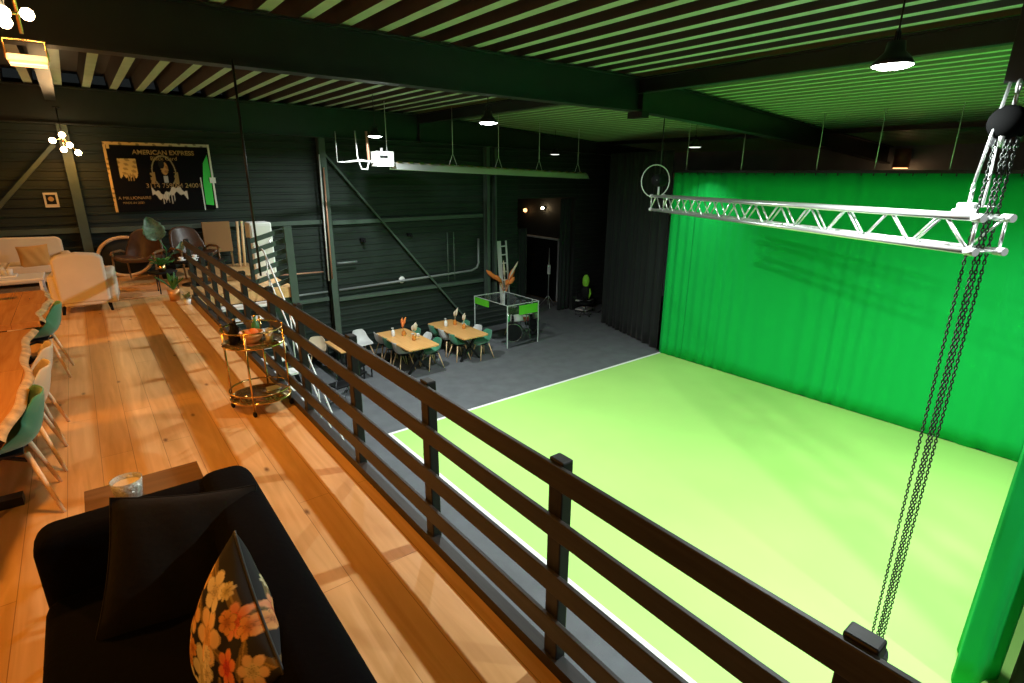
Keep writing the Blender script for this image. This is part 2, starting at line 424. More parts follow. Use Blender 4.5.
def pipe(pts, r, m, label, cat='pipe', name='wall_pipe'):
    b = MB(); b.tube(pts, r, 8); return tag(b.build(name, m), label, cat)
pipe([(5.1, 14.03, 1.88), (9.35, 14.03, 1.98), (9.55, 14.03, 2.05), (9.62, 14.03, 2.2), (9.62, 14.03, 2.95)], .035, M['conduit'], 'grey conduit along the back wall bending upward at its right end')
pipe([(3.3, 14.03, 1.86), (4.8, 14.03, 1.88)], .03, M['conduit'], 'short grey conduit left of the green-lit column')
pipe([(4.92, 13.84, 5.0), (4.88, 13.84, 2.25)], .022, M['copper'], 'copper coloured upright pipe running beside the green-lit column')
pipe([(4.84, 13.84, 5.3), (4.79, 13.84, 2.2)], .018, M['white_paint'], 'pale upright pipe left of the copper pipe')
pipe([(3.3, 14.0, 2.45), (4.72, 14.0, 2.42)], .02, M['copper'], 'copper coloured horizontal pipe left of the green-lit column')
pipe([(5.1, 14.0, 2.6), (5.65, 14.0, 2.6)], .03, M['conduit'], 'stub of grey pipe just right of the green-lit column')
pipe([(8.50, 14.02, 3.2), (8.50, 14.02, 1.75)], .018, M['column'], 'left one of two thin upright rods on the back wall')
pipe([(8.72, 14.02, 3.2), (8.72, 14.02, 1.75)], .018, M['column'], 'right one of two thin upright rods on the back wall')
b = MB(); b.lathe([(0, 0), (.09, 0), (.1, .02), (.085, .04), (0, .045)], (0, 0, 0), 20, Matrix.Rotation(PI/2, 4, 'X'))
o = b.build('wall_lamp', M['white']); o.location = (6.99, 14.13, 1.94); tag(o, 'small round white disc on the green-lit back wall above the tables', 'wall light')
for x, z, l in ((5.9, 3.15, 'small dark fixture on the back wall left of the brace'), (7.3, 3.2, 'small dark fixture on the back wall right of the brace')):
    b = MB(); b.box((x-.06, 14.05, z-.04), (x+.06, 14.16, z+.05)); b.cyl((x, 14.06, z), (x, 13.97, z-.03), .03, .04); tag(b.build('wall_speaker', M['black']), l, 'speaker')

# hanging rod from the near beam down to the rail
pipe([(1.36, 5.95, 5.87), (1.36, 5.95, 3.86)], .012, M['black_metal'], 'thin black rod hanging from the near roof beam down to the railing', 'rod', 'hanging_rod')

# ------------------------------------------------------------------ railing of the mezzanine
r = thing('balcony_railing', 'black timber balcony railing of four boards running along the mezzanine edge', 'railing', (1.3, 0, MZ))
for k, (z0, z1) in enumerate(((.91, 1.01), (.68, .775), (.41, .51), (.18, .28))):
    b = MB(); b.box((-.034, -1.6, z0), (-.012, 10.5, z1)); b.build('rail_board', M['rail'], r, bevel=.004)
for y in (-.72, .285, 1.36, 2.41, 3.47, 4.62, 5.5, 6.6, 7.7, 8.45, 9.2, 10.45):
    b = MB(); b.box((-.012, y-.035, -.14), (.045, y+.045, 1.02)); b.build('railing_post', M['rail_post'], r, bevel=.006)

# guard at the stair head
r = thing('stair_guard', 'dark slatted guard with one tall end post at the head of the stair', 'guard rail', (2.35, 10.75, MZ))
for k in range(6):
    z = 1.02-.19*k
    b = MB(); b.beam((0, .0, z-.14), (.60, 0, z+.03), .03, .085); b.build('guard_board', M['column'], r)
b = MB(); b.box((.56, -.20, -.3), (.70, -.16, 1.13)); b.build('guard_post', M['column'], r, bevel=.004)
b = MB(); b.box((-.06, -.05, -.1), (0.0, .03, .95)); b.build('guard_post', M['rail_post'], r, bevel=.004)
# white boxes behind the guard
def cabinet(loc, s, label):
    r = thing('white_cabinet', label, 'cabinet', loc)
    b = MB(); b.cbox((0, 0, s[2]/2), s); b.build('cabinet_body', M['white_paint'], r, bevel=.03)
    b = MB(); b.cbox((.0, -s[1]/2-.008, s[2]*.5), (s[0]*.86, .012, s[2]*.9)); b.build('door_panel', M['white_paint'], r, bevel=.004)
    b = MB(); b.cyl((s[0]*.32, -s[1]/2-.03, s[2]*.55), (s[0]*.32, -s[1]/2-.03, s[2]*.7), .008); b.build('handle', M['alu'], r)
cabinet((2.80, 11.95, MZ), (.42, .4, 1.12), 'upright white cabinet standing behind the stair guard slats')

# open stair with white nosings
r = thing('open_stair', 'open stair with white treads descending beyond the railing', 'stairs', (0, 0, 0))
NT = 14
for k in range(NT):
    z = 2.6-.19*k; y = 10.42-.25*k
    if z < .1: break
    t = MB(); t.box((1.65, y-.17, z-.04), (2.45, y+.12, z)); o = t.build('tread', M['white_paint'], r, bevel=.006)
    t = MB(); t.box((1.65, y+.10, z-.15), (2.45, y+.118, z-.04)); t.build('riser', M['column'], r)
for x in (1.6, 2.5):
    s_ = MB(); s_.beam((x, 10.6, 2.55), (x, 7.2, -.02), .05, .24); s_.build('stringer', M['steel_dark'], r)
hr = MB(); hr.tube([(2.53, 11.2, 3.62), (2.53, 10.6, 3.5), (2.53, 7.3, .98), (2.53, 7.2, 0)], .016, 8); hr.build('handrail', M['white_paint'], r)
for y in (10.5, 9.4, 8.3, 7.2):
    z = 2.55-(10.6-y)*.756
    s_ = MB(); s_.cyl((2.53, y, max(0, z)), (2.53, y, z+.94), .012); s_.build('baluster', M['white_paint'], r)
hr = MB(); hr.tube([(2.53, 10.6, 3.1), (2.53, 7.25, .55)], .014, 8); hr.build('handrail', M['white_paint'], r)

# ------------------------------------------------------------------ curtains
def curtain(name, path, z0, z1, amp, wl, m, label, seed=0, ring=False, nz=14):
    """path = polyline in plan; pleats across it"""
    rnd = random.Random(seed); pts = [V((x, y, 0)) for x, y in path]
    seg = [(pts[i+1]-pts[i]).length for i in range(len(pts)-1)]; L = sum(seg)
    n = int(L/(wl/8)); nodes = []
    ph = rnd.random()*6
    for i in range(n+1):
        s_ = L*i/n; k = 0; t = s_
        while k < len(seg)-1 and t > seg[k]: t -= seg[k]; k += 1
        d = (pts[k+1]-pts[k]).normalized(); p = pts[k]+d*min(t, seg[k]); nn = V((-d.y, d.x, 0))
        ph += (L/n)/wl*2*PI*(1+.35*math.sin(s_*1.7+seed)+.2*rnd.uniform(-1, 1))
        a = amp*(.65+.35*math.sin(s_*2.3+seed*2))
        nodes.append((p, nn, ph, a))
    b = MB(); vs = []
    for j in range(nz+1):
        v = j/nz; z = z0+(z1-z0)*v
        for (p, nn, ph_, a) in nodes:
            q = p + nn*(a*(1-.35*v)*math.sin(ph_)+a*.35*math.sin(ph_*.5+v*1.5))
            vs.append((q.x, q.y, z))
    w = len(nodes)
    fs = [(j*w+i, j*w+i+1, (j+1)*w+i+1, (j+1)*w+i) for j in range(nz) for i in range(w-1)]
    b.add(vs, fs, True)
    o = b.build(name, m, solid=.006)
    return o
r = thing('green_screen_curtain', 'tall bright green backdrop curtain hanging behind the lime studio floor', 'curtain', (0, 0, 0))
o = curtain('cloth', [(12.42, 1.20), (12.42, 8.3)], .02, 4.93, .022, .34, M['green_cloth'], '', 3); o.parent = r
o = curtain('gathered_edge', [(12.42, 8.3), (12.40, 9.03)], .02, 4.93, .06, .19, M['green_cloth'], '', 5); o.parent = r
b = MB(); b.box((12.37, .9, 4.93), (12.47, 9.1, 4.99)); b.build('curtain_track', M['black_metal'], r)
for k in range(36):
    b = MB(); y = 1.1+k*.22; b.cyl((12.42, y, 4.88), (12.42, y, 4.95), .012, n=6); b.build('curtain_hook', M['black_metal'], r)
for y in (1.3, 3.2, 4.4, 5.5, 7.2, 8.7):
    b = MB(); b.cyl((12.42, y, 4.97), (12.42, y, zroof(12.42)+.02), .008, n=6); b.build('suspension_wire', M['alu_dull'], r)
r = thing('green_side_curtain', 'green curtain bunched close to the camera at the lower right', 'curtain', (0, 0, 0))
o = curtain('cloth', [(12.35, 1.12), (9.2, .80), (6.28, .58), (6.05, .56), (6.1, .44), (6.3, .38), (6.5, .3)], .02, 4.93, .045, .30, M['green_cloth'], '', 1); o.parent = r
b = MB(); b.tube([(12.3, 1.1, 4.96), (6.1, .48, 4.96)], .03, 8); b.build('curtain_track', M['black_metal'], r)
o = curtain('side_darkness_sheet', [(6.45, .22), (6.2, -.1), (5.9, -1.2)], .02, 4.9, .05, .28, M['black_cloth'], '', 8); tag(o, 'black sheet standing in for the darkness right of the bunched green curtain', 'curtain')  # dark sheet stands in for the unlit area here
o = curtain('black_curtain', [(12.55, 9.12), (12.95, 10.4), (13.6, 12.4)], .02, 5.5, .08, .28, M['black_cloth'], '', 4); tag(o, 'long pleated black curtain left of the green backdrop', 'curtain')
o = curtain('black_curtain', [(13.98, 14.42), (13.42, 14.42)], .02, 4.05, .05, .2, M['black_cloth'], '', 6); tag(o, 'narrow black drape between the dark door and the lime chair', 'curtain')
o = curtain('black_curtain', [(11.35, 14.5), (12.05, 14.6)], .02, 3.1, .05, .25, M['black_cloth'], '', 9); tag(o, 'short black drape between the ladder and the dark door', 'curtain')

# ------------------------------------------------------------------ door in the annex
r = struct(thing('door_1', '', '')); del r['label']; del r['category']
b = MB(); b.box((14.40, 15.56, .03), (14.46, 17.46, 2.42)); b.build('door_leaf', M['black'], r, bevel=.005)
b = MB(); b.box((14.38, 15.50, .0), (14.5, 15.56, 2.48)); b.box((14.38, 17.46, .0), (14.5, 17.52, 2.48)); b.box((14.38, 15.5, 2.42), (14.5, 17.52, 2.48)); b.build('door_frame', M['alu_dull'], r)
b = MB(); b.box((14.36, 15.5, .0), (14.5, 17.5, .03)); b.build('threshold', M['brass'], r)
b = MB(); b.box((14.385, 16.95, 1.2), (14.40, 17.0, 1.75)); b.box((14.385, 16.95, 1.2), (14.40, 17.3, 1.25)); b.box((14.385, 16.95, 1.7), (14.40, 17.3, 1.75)); b.build('door_handle', M['brass'], r)

# ------------------------------------------------------------------ highbay lamps
def highbay(loc, roofz, label, lit=True, energy=0):
    r = thing('highbay_lamp', label, 'pendant lamp', loc)
    b = MB(); b.lathe([(.0, .17), (.06, .17), (.07, .1), (.12, .05), (.152, 0.0), (.145, 0.0), (.14, .02), (0, .03)], (0, 0, 0), 28); b.build('lamp_shade', M['black_metal'], r)
    b = MB(); b.lathe([(0, -.022), (.10, -.018), (.138, -.002), (.138, .014), (0, .014)], (0, 0, 0), 28); b.build('lens', M['lamp_white'] if lit else M['lamp_dim'], r)
    b = MB(); b.cyl((0, 0, .17), (0, 0, roofz-loc[2]), .008, n=6); b.build('suspension_cable', M['black_metal'], r)
    b = MB(); b.tube([(-.05, 0, .17), (-.04, 0, .23), (0, 0, .26), (.04, 0, .23), (.05, 0, .17)], .008, 6); b.build('hook', M['black_metal'], r)
    if energy:
        l = light('lamp_light', 'AREA', (0, 0, -.035), energy, (.92, 1, .98), r, .14)
        l.data.spread = math.radians(172 if abs(loc[0]-5.2) < .2 else (95 if loc[0] > 11 else 136))
    return r
EH = 310
highbay((5.2, 1.86, 5.70), 6.40, 'brightly lit highbay pendant nearest the camera under the green-lit roof', energy=EH)
highbay((5.18, 7.25, 5.62), 6.40, 'lit highbay pendant just beyond the near roof beam', energy=EH)
highbay((5.12, 11.2, 5.60), 6.40, 'lit highbay pendant above the white heater box', energy=EH*.6)
highbay((11.6, 7.95, 5.50), zroof(11.6), 'black highbay pendant with pale lens near the top of the green backdrop', lit=False, energy=EH*.07)
highbay((5.2, -2.6, 5.66), 6.40, 'added unseen fill lamp built as a highbay pendant behind the camera', energy=EH*.8)  # unseen lamp added to brighten the studio
highbay((9.0, 1.15, 5.6), zroof(9.0), 'added unseen fill lamp built as a highbay pendant above the side curtain', energy=EH*.7)  # unseen lamp added to light the far green floor

# ------------------------------------------------------------------ box truss
r = thing('box_truss', 'silver aluminium box truss hanging diagonally above the studio', 'truss', (0, 0, 0))
P0 = V((5.417, 1.046, 4.456)); P1 = V((8.88, 6.81, 4.36)); D = (P1-P0).normalized(); S = D.cross(V((0, 0, 1))).normalized(); U = S.cross(D)
LT = (P1-P0).length; h = .125
for a, bz in ((-1, 1), (1, 1), (1, -1), (-1, -1)):
    b = MB(); b.cyl(P0+S*a*h+U*bz*h, P1+S*a*h+U*bz*h, .025, n=14); b.build('chord', M['alu'], r)
NB = 24; st = LT/NB
for face in range(4):
    b = MB()
    c0, c1 = [((-1, 1), (1, 1)), ((1, 1), (1, -1)), ((1, -1), (-1, -1)), ((-1, -1), (-1, 1))][face]
    for k in range(NB):
        A = P0+D*(st*k+.03); B_ = P0+D*(st*(k+1))
        pa, pb = (c0, c1) if k % 2 == 0 else (c1, c0)
        b.cyl(A+S*pa[0]*h+U*pa[1]*h, B_+S*pb[0]*h+U*pb[1]*h, .011, n=8)
    for e in (.02, LT-.02):
        A = P0+D*e; b.cyl(A+S*c0[0]*h+U*c0[1]*h, A+S*c1[0]*h+U*c1[1]*h, .013, n=8)
    b.build('lacing', M['alu'], r)
for e in (0, LT):
    for a, bz in ((-1, 1), (1, 1), (1, -1), (-1, -1)):
        b = MB(); A = P0+S*a*h+U*bz*h; s0 = e-.03 if e == 0 else e-.05
        b.cyl(A+D*s0, A+D*(s0+.08), .031, n=14); b.build('coupler', M['alu_dull'], r)
# clamps and lifting bracket on the near end
r = thing('truss_clamp', 'silver lifting clamp on the near end of the truss', 'clamp', tuple(P0+D*.24+U*.15))
b = MB(); b.cbox((-.02, 0, .03), (.10, .12, .10)); b.cyl((-.07, -.08, .0), (-.07, .08, .0), .036); b.build('clamp_body', M['alu_dull'], r, bevel=.012)
b = MB(); b.cyl((.02, 0, .06), (.02, 0, .16), .016); b.tube([(.02+.035*math.cos(t*PI/6), 0, .19+.035*math.sin(t*PI/6)) for t in range(12)], .009, 6, closed=True); b.build('shackle', M['alu'], r)
b = MB(); b.tube([(.0, .06, .05), (.16, .02, .05), (.18, -.14, .05), (.02, -.14, .05)], .007, 6); b.build('steel_bracket', M['alu'], r)

# ------------------------------------------------------------------ chain hoists
def chain_mesh(p0, p1, r=.016, wire=.0048, step=.031):
    b = MB(); p0 = V(p0); p1 = V(p1); d = (p1-p0); L_ = d.length; d.normalize()
    a = V((1, 0, 0)); e1 = (a-d*a.dot(d)).normalized(); e2 = d.cross(e1)
    n = int(L_/step)
    for k in range(n):
        c = p0+d*(k+.5)*step; s_ = e1 if k % 2 == 0 else e2
        pts = []
        for t in range(8):
            an = 2*PI*t/8; pts.append(c+s_*r*.62*math.cos(an)+d*(r*1.35*math.sin(an)))
        b.tube(pts, wire, 4, closed=True)
    return b
HX, HY = 5.83, 1.19
r = thing('chain_hoist', 'black chain hoist motor above the near end of the truss', 'hoist', (HX, HY, 5.28))
b = MB(); b.lathe([(0, -.16), (.10, -.15), (.125, -.08), (.125, .10), (.09, .15), (0, .16)], (0, 0, 0), 20, Matrix.Rotation(PI/2, 4, 'Y')); b.build('motor_body', mat('matt_black_housing', (.004, .004, .004), 1, spec=0), r)
b = MB(); b.cbox((0, 0, -.14), (.16, .16, .08)); b.build('gear_box', M['black_metal'], r, bevel=.01)
b = MB(); b.cyl((0, 0, .12), (0, 0, .22), .014); b.tube([(.045*math.cos(t), 0, .26+.045*math.sin(t)) for t in [PI*2*k/12 for k in range(12)]], .011, 6, closed=True); b.build('hook', M['alu_dull'], r)
b = MB(); b.tube([(-.1, .02, -.02), (-.13, .0, -.1), (-.1, 0, -.17)], .02, 6); b.build('chain_guide', M['alu_dull'], r)
r2 = thing('hoist_hanger', 'black steel hanger post holding the near chain hoist under the roof', 'hanger', (HX+.19, HY+.02, 5.58))
b = MB(); b.box((-.10, -.10, .0), (.10, .10, .80)); b.build('hanger_post', M['steel_dark'], r2, bevel=.004)
b = MB(); b.box((-.16, -.16, .80), (.16, .16, .825)); b.build('top_plate', M['steel_dark'], r2)
cl = thing('hoist_chain', 'bundle of steel chains hanging from the near hoist past the truss to the floor', 'chain', (0, 0, 0))
cx, cy = 5.50, 1.12
for dx, dy in ((-.075, .045), (0, 0), (.035, -.02), (.07, -.05)):
    t0 = (HX-.1+dx, HY-.02+dy, 5.12); t1 = (cx+dx, cy+dy, 4.30)
    chain_mesh((cx+dx+.12, cy+dy+.02, 5.14), (cx+dx, cy+dy, 4.2)).build('chain_strand', M['chain'], cl)
    chain_mesh((cx+dx, cy+dy, 4.2), (cx+dx*.7, cy+dy*.7, .35)).build('chain_strand', M['chain'], cl)
b = MB(); b.lathe([(0, 0), (.11, 0), (.13, .3), (.12, .36), (.10, .36), (.10, .05), (0, .05)], (cx, cy, .012), 16); tag(b.build('chain_bag', M['black_cloth']), 'black chain bag standing on the lime floor under the chains', 'bag')
sl = thing('steel_sling', 'pale steel sling from the hoist hook down to the truss clamp', 'sling', (0, 0, 0))
b = MB(); b.tube([(5.80, 1.24, 5.57), tuple(P0+D*.24+U*.33)], .012, 8); b.build('sling_leg', M['alu'], sl)
b = MB(); b.tube([(5.66, 1.20, 5.1), (5.52, 1.16, 4.85), tuple(P0+D*.12+U*.2)], .011, 8); b.build('sling_leg', M['alu_dull'], sl)
# far hoist
FX, FY = 8.95, 6.85
r = thing('chain_hoist', 'small black hoist with round silver cable loop at the far end of the truss', 'hoist', (FX, FY, 4.78))
b = MB(); b.lathe([(0, -.15), (.09, -.14), (.12, -.06), (.12, .1), (.08, .14), (0, .15)], (0, 0, 0), 16, Matrix.Rotation(PI/2, 4, 'Y')); b.build('motor_body', M['black'], r)
b = MB(); b.cyl((0, 0, .1), (0, 0, 1.2), .012, n=6); b.build('lift_chain', M['chain'], r)
b = MB(); b.cyl((0, 0, -.12), (0, 0, -.28), .02); b.build('hook', M['alu_dull'], r)
b = MB(); b.tube([(-.12+.27*math.cos(2*PI*k/24)*.79, .27*math.cos(2*PI*k/24)*-.61, -.02+.30*math.sin(2*PI*k/24)) for k in range(24)], .01, 6, closed=True); b.build('cable_loop', M['alu_dull'], r)
b = MB(); b.sphere((-.1, -.05, .0), .035, 10, (1.4, 1, .7)); b.build('indicator', M['white'], r)

# orange glowing fitting at the end of the near beam
r = thing('wall_downlight', 'copper cylinder downlight at the curtain end of the near roof beam', 'wall light', (18.3, 5.85, 5.1))
b = MB(); b.cyl((0, 0, .0), (0, 0, .5), .2, n=20); b.build('lamp_body', M['copper'], r)
b = MB(); b.cyl((0, 0, -.02), (0, 0, .0), .17, n=20); b.build('lens', M['lamp_warm_soft'], r)
light('lamp_light', 'POINT', (0, 0, -.15), 3, (1, .55, .25), r, .1)

# ------------------------------------------------------------------ tube heater under the far beam
r = thing('tube_heater', 'long radiant tube heater with white burner box hanging below the far beam', 'heater', (0, 0, 0))
b = MB(); b.box((5.42, 11.85, 5.02), (5.84, 12.15, 5.34)); b.build('burner_box', M['white'], r, bevel=.01)
b = MB(); b.box((5.50, 11.83, 5.20), (5.68, 11.85, 5.26)); b.build('vent_grille', M['black'], r)
b = MB(); b.cyl((5.62, 12, 5.34), (5.62, 12, 5.42), .03); b.build('gas_valve', M['alu_dull'], r)
def sag(x): return 5.06-(x-5.85)*.034
vs = []; N = 2
prof = [(-.20, -.10), (-.13, .02), (-.05, .06), (.05, .06), (.13, .02), (.20, -.10)]
b = MB(); b.add([(5.88, 12+dy, sag(5.88)+dz) for dy, dz in prof]+[(12.1, 12+dy, sag(12.1)+dz) for dy, dz in prof], [(i, i+1, 7+i, 6+i) for i in range(5)]); b.build('reflector', M['alu'], r, solid=.006)
b = MB(); b.cyl((5.84, 12.0, sag(5.84)-.04), (12.1, 12.0, sag(12.1)-.04), .05, n=12); b.build('radiant_tube', M['alu_dull'], r)
for k in range(22):
    x = 5.95+k*.28
    b = MB(); b.box((x, 11.86, sag(x)+.05), (x+.10, 12.14, sag(x)+.075)); b.build('reflector_clip', M['brass'], r)
for x in (5.75, 7.5, 8.9, 10.3, 11.8):
    b = MB(); b.tube([(x, 12, sag(x)+.34), (x, 12, zroof(x)+.0)], .008, 6); b.tube([(x-.12, 12, sag(x)+.05), (x, 12, sag(x)+.34), (x+.12, 12, sag(x)+.05)], .008, 6); b.build('suspension_wire', M['alu_dull'], r)
b = MB(); b.tube([(5.42, 12, 5.12), (5.1, 12, 5.14), (4.75, 12, 5.1)], .022, 8); b.build('air_inlet', M['alu_dull'], r)
b = MB(); b.tube([(5.3, 12, 5.12), (5.25, 12, 4.95), (5.12, 12, 4.96), (5.04, 12, 5.2), (5.02, 12, 5.75)], .014, 8); b.build('gas_hose', M['alu_dull'], r)
b = MB(); b.cyl((5.3, 12, 5.15), (5.28, 12, 5.75), .03, n=8); b.build('flue_pipe', M['copper'], r)
b = MB(); b.cyl((4.58, 12, 5.1), (4.58, 12, 5.72), .007, n=6); b.tube([(4.58, 12, 5.1), (4.75, 12, 5.1)], .012, 6); b.build('suspension_wire', M['alu_dull'], r)
# small pale junction under far beam
highbay((11.7, 12.9, 5.45), zroof(11.7), 'far small pale pendant lens under the far beam', lit=False)

# ------------------------------------------------------------------ chairs
def shell_chair(name, label, shell, group=None, loc=(0,0,0), rz=0):
    """bucket shell on four splayed beech legs, facing +Y"""
    r = thing(name, label, 'chair', loc, rz, group)
    prof = [(.235, .43), (.20, .445), (.10, .435), (-.04, .43), (-.14, .44), (-.20, .49), (-.235, .56), (-.26, .66), (-.28, .765)]
    side = [(.18, .0, .0), (.20, .01, 0), (.215, .04, 0), (.225, .09, 0), (.225, .14, .02), (.22, .14, .05), (.21, .09, .09), (.195, .04, .08), (.14, .0, .05)]
    def fn(u, v):
        t = v*(len(prof)-1); k = min(int(t), len(prof)-2); f = t-k
        y = prof[k][0]*(1-f)+prof[k+1][0]*f; z = prof[k][1]*(1-f)+prof[k+1][1]*f
        w, up, fw = [side[k][i]*(1-f)+side[k+1][i]*f for i in range(3)]
        a = u*2-1; e = abs(a)**2.6
        return (a*w, y+fw*e, z+up*e)
    b = MB(); b.grid(fn, 10, 16); b.build('shell', shell, r, solid=.016, subsurf=1)
    for sx in (-1, 1):
        for sy in (-1, 1):
            b = MB(); b.cyl((sx*.13, -.01+sy*.12, .415), (sx*.235, -.01+sy*.225, 0), .017, .011, 10); b.build('leg', M['leg_wood'], r)
    b = MB(); b.beam((-.14, .11, .37), (.14, -.13, .37), .015, .02); b.beam((.14, .11, .37), (-.14, -.13, .37), .015, .02)
    b.cbox((0, -.01, .415), (.26, .22, .012)); b.build('leg_frame', M['black_metal'], r)
    return r
CH = {}
def put_chair(kind, x, y, z, rz, label, group):
    if kind not in CH:
        CH[kind] = shell_chair('shell_chair', label, M[kind], group, (x, y, z), rz); return CH[kind]
    return dup(CH[kind], (x, y, z), rz, label, group)

# ------------------------------------------------------------------ studio tables
def xtable(x0, x1, y0, y1, label):
    cx, cy = (x0+x1)/2, (y0+y1)/2
    r = thing('dining_table', label, 'table', (cx, cy, 0))
    hx, hy = (x1-x0)/2, (y1-y0)/2; c = .08; out = []
    for sx, sy, a0 in ((1, 1, 0), (-1, 1, 90), (-1, -1, 180), (1, -1, 270)):
        for k in range(5):
            a = math.radians(a0+k*22.5); out.append((sx*(hx-c)+c*math.cos(a), sy*(hy-c)+c*math.sin(a)))
    b = MB(); b.prism(out, .715, .75); b.build('tabletop', M['table_oak'], r, bevel=.004)
    for sy in (-1, 1):
        for sx in (-1, 1):
            b = MB(); b.beam((sx*.30, sy*(hy-.35), 0.0), (-sx*.26, sy*(hy-.35), .715), .06, .05); b.build('leg', M['black_metal'], r)
        b = MB(); b.cbox((0, sy*(hy-.35), .70), (.6, .08, .025)); b.build('leg_plate', M['black_metal'], r)
    return r
xtable(5.72, 6.60, 11.38, 13.30, 'light oak studio table with rounded corners, nearer the railing of the pair')
xtable(7.32, 8.14, 11.40, 13.34, 'light oak studio table with rounded corners, nearer the drum booth')
GA = 'shell chairs around the left studio table'; GB = 'shell chairs around the right studio table'
put_chair('chair_grey', 5.97, 12.2, 0, -PI/2, 'pale grey shell chair at the nearest left corner of the left studio table', GA)
put_chair('chair_green', 5.97, 12.75, 0, -PI/2, 'green shell chair in the middle of the left side of the left studio table', GA)
put_chair('chair_grey', 5.97, 13.28, 0, -PI/2, 'pale grey shell chair farthest along the left side of the left studio table', GA)
put_chair('chair_green', 6.62, 13.0, 0, PI/2, 'green shell chair farthest along the right side of the left studio table', GA)
put_chair('chair_grey', 6.64, 12.42, 0, PI/2, 'pale grey shell chair mid right side of the left studio table', GA)
put_chair('chair_green', 6.6, 11.85, 0, PI/2, 'green shell chair at the nearest right corner of the left studio table', GA)
put_chair('chair_green', 7.55, 12.0, 0, -PI/2, 'green shell chair at the nearest left corner of the right studio table', GB)
put_chair('chair_grey', 7.55, 12.56, 0, -PI/2, 'pale grey shell chair in the middle of the left side of the right studio table', GB)
put_chair('chair_green', 7.55, 13.1, 0, -PI/2, 'green shell chair farthest along the left side of the right studio table', GB)
put_chair('chair_green', 8.15, 12.85, 0, PI/2, 'green shell chair farthest along the right side of the right studio table', GB)
put_chair('chair_grey', 8.16, 12.25, 0, PI/2, 'pale grey shell chair mid right side of the right studio table', GB)
put_chair('chair_green', 8.12, 11.72, 0, PI/2, 'green shell chair at the nearest right corner of the right studio table', GB)

def pump_bottle(x, y, label):
    r = thing('pump_bottle', label, 'bottle', (x, y, .75))
    b = MB(); b.lathe([(0, 0), (.045, 0), (.048, .02), (.048, .13), (.03, .165), (.014, .175), (0, .175)], n=18); b.build('bottle_body', M['white'], r)
    b = MB(); b.cyl((0, 0, .175), (0, 0, .22), .009, n=8); b.box((-.045, -.01, .215), (.015, .01, .232)); b.build('pump_head', M['white'], r)
def jar_flowers(x, y, m, label, tall=.42):
    r = thing('flower_jar', label, 'vase', (x, y, .75))
    b = MB(); b.lathe([(0, 0), (.042, 0), (.055, .02), (.055, .1), (.035, .125), (.035, .14), (.03, .14), (.03, .12), (.045, .09), (.045, .02), (0, .015)], n=18); b.build('jar', M['amber'], r)
    rnd = random.Random(int(x*100+y*10))
    for k in range(5):
        a = rnd.uniform(0, 2*PI); q = V((.05*math.cos(a), .05*math.sin(a), tall*rnd.uniform(.75, 1)))
        b = MB(); b.tube([(0, 0, .03), (q.x*.4, q.y*.4, q.z*.6), tuple(q)], [.003, .003, .004], 5)
        b.tube([tuple(q*.72), tuple(q*.85+V((.01, 0, .01))), tuple(q*1.0+V((.02, .0, .02))), tuple(q*1.12+V((.05, 0, .03)))], [.006, .03, .028, .004], 7); b.build('dried_stem', m, r)
def cups(x, y, label, n=1):
    r = thing('cup', label, 'cup', (x, y, .75))
    b = MB(); b.lathe([(0, .0), (.028, 0), (.036, .07), (.037, .085), (.033, .085), (.03, .07), (.024, .01), (0, .01)], n=16); b.build('cup_body', M['white'], r)
    b = MB(); b.tube([(.034, 0, .07), (.06, 0, .06), (.058, 0, .03), (.03, 0, .02)], .006, 6); b.build('handle', M['white'], r)
pump_bottle(5.98, 12.75, 'white pump bottle on the left studio table')
jar_flowers(6.22, 12.62, M['orange_leaf'], 'amber jar with orange and cream dried flowers on the left studio table')
jar_flowers(6.25, 12.1, M['pampas'], 'amber jar with pale dried flowers on the left studio table')
cups(6.38, 12.42, 'white cup between the jars on the left studio table')
cups(6.48, 12.33, 'white cup right of the jars on the left studio table')
pump_bottle(7.6, 12.75, 'white pump bottle on the right studio table')
jar_flowers(7.9, 12.75, M['pampas'], 'amber jar with pale dried flowers, farther one on the right studio table')
jar_flowers(7.88, 12.25, M['pampas'], 'amber jar with cream dried flowers, nearer one on the right studio table')
cups(8.02, 12.50, 'white cup beside the jars on the right studio table')
cups(8.0, 12.38, 'white cup nearest the drum booth on the right studio table')

# narrow bar table and stools near the railing
r = thing('bar_table', 'narrow oak table on black frame beyond the railing, left of the studio tables', 'table', (4.56, 12.8, 0))
b = MB(); b.cbox((0, 0, .735), (.40, 1.1, .03)); b.build('tabletop', M['table_oak'], r, bevel=.003)
for sx in (-1, 1):
    for sy in (-1, 1):
        b = MB(); b.beam((sx*.16, sy*.48, 0), (sx*.16, sy*.48, .72), .035, .035); b.build('leg', M['black_metal'], r)
b = MB(); b.cbox((0, 0, .69), (.34, 1.0, .05)); b.build('apron', M['black_metal'], r)
r = thing('bench', 'low oak bench beside the narrow table seen over the railing', 'bench', (4.95, 12.55, 0))
b = MB(); b.cbox((0, 0, .47), (.26, 1.0, .03)); b.build('seat', M['table_oak'], r, bevel=.003)
for sy in (-1, 1):
    for sx in (-1, 1):
        b = MB(); b.beam((sx*.1, sy*.42, 0), (sx*.1, sy*.42, .455), .03, .03); b.build('leg', M['black_metal'], r)
r = thing('bench', 'second oak topped bench right of the narrow table', 'bench', (4.95, 13.55, 0))
b = MB(); b.cbox((0, 0, .62), (.3, .7, .03)); b.build('seat', M['table_oak'], r, bevel=.003)
for sy in (-1, 1):
    for sx in (-1, 1):
        b = MB(); b.beam((sx*.12, sy*.3, 0), (sx*.12, sy*.3, .61), .03, .03); b.build('leg', M['black_metal'], r)
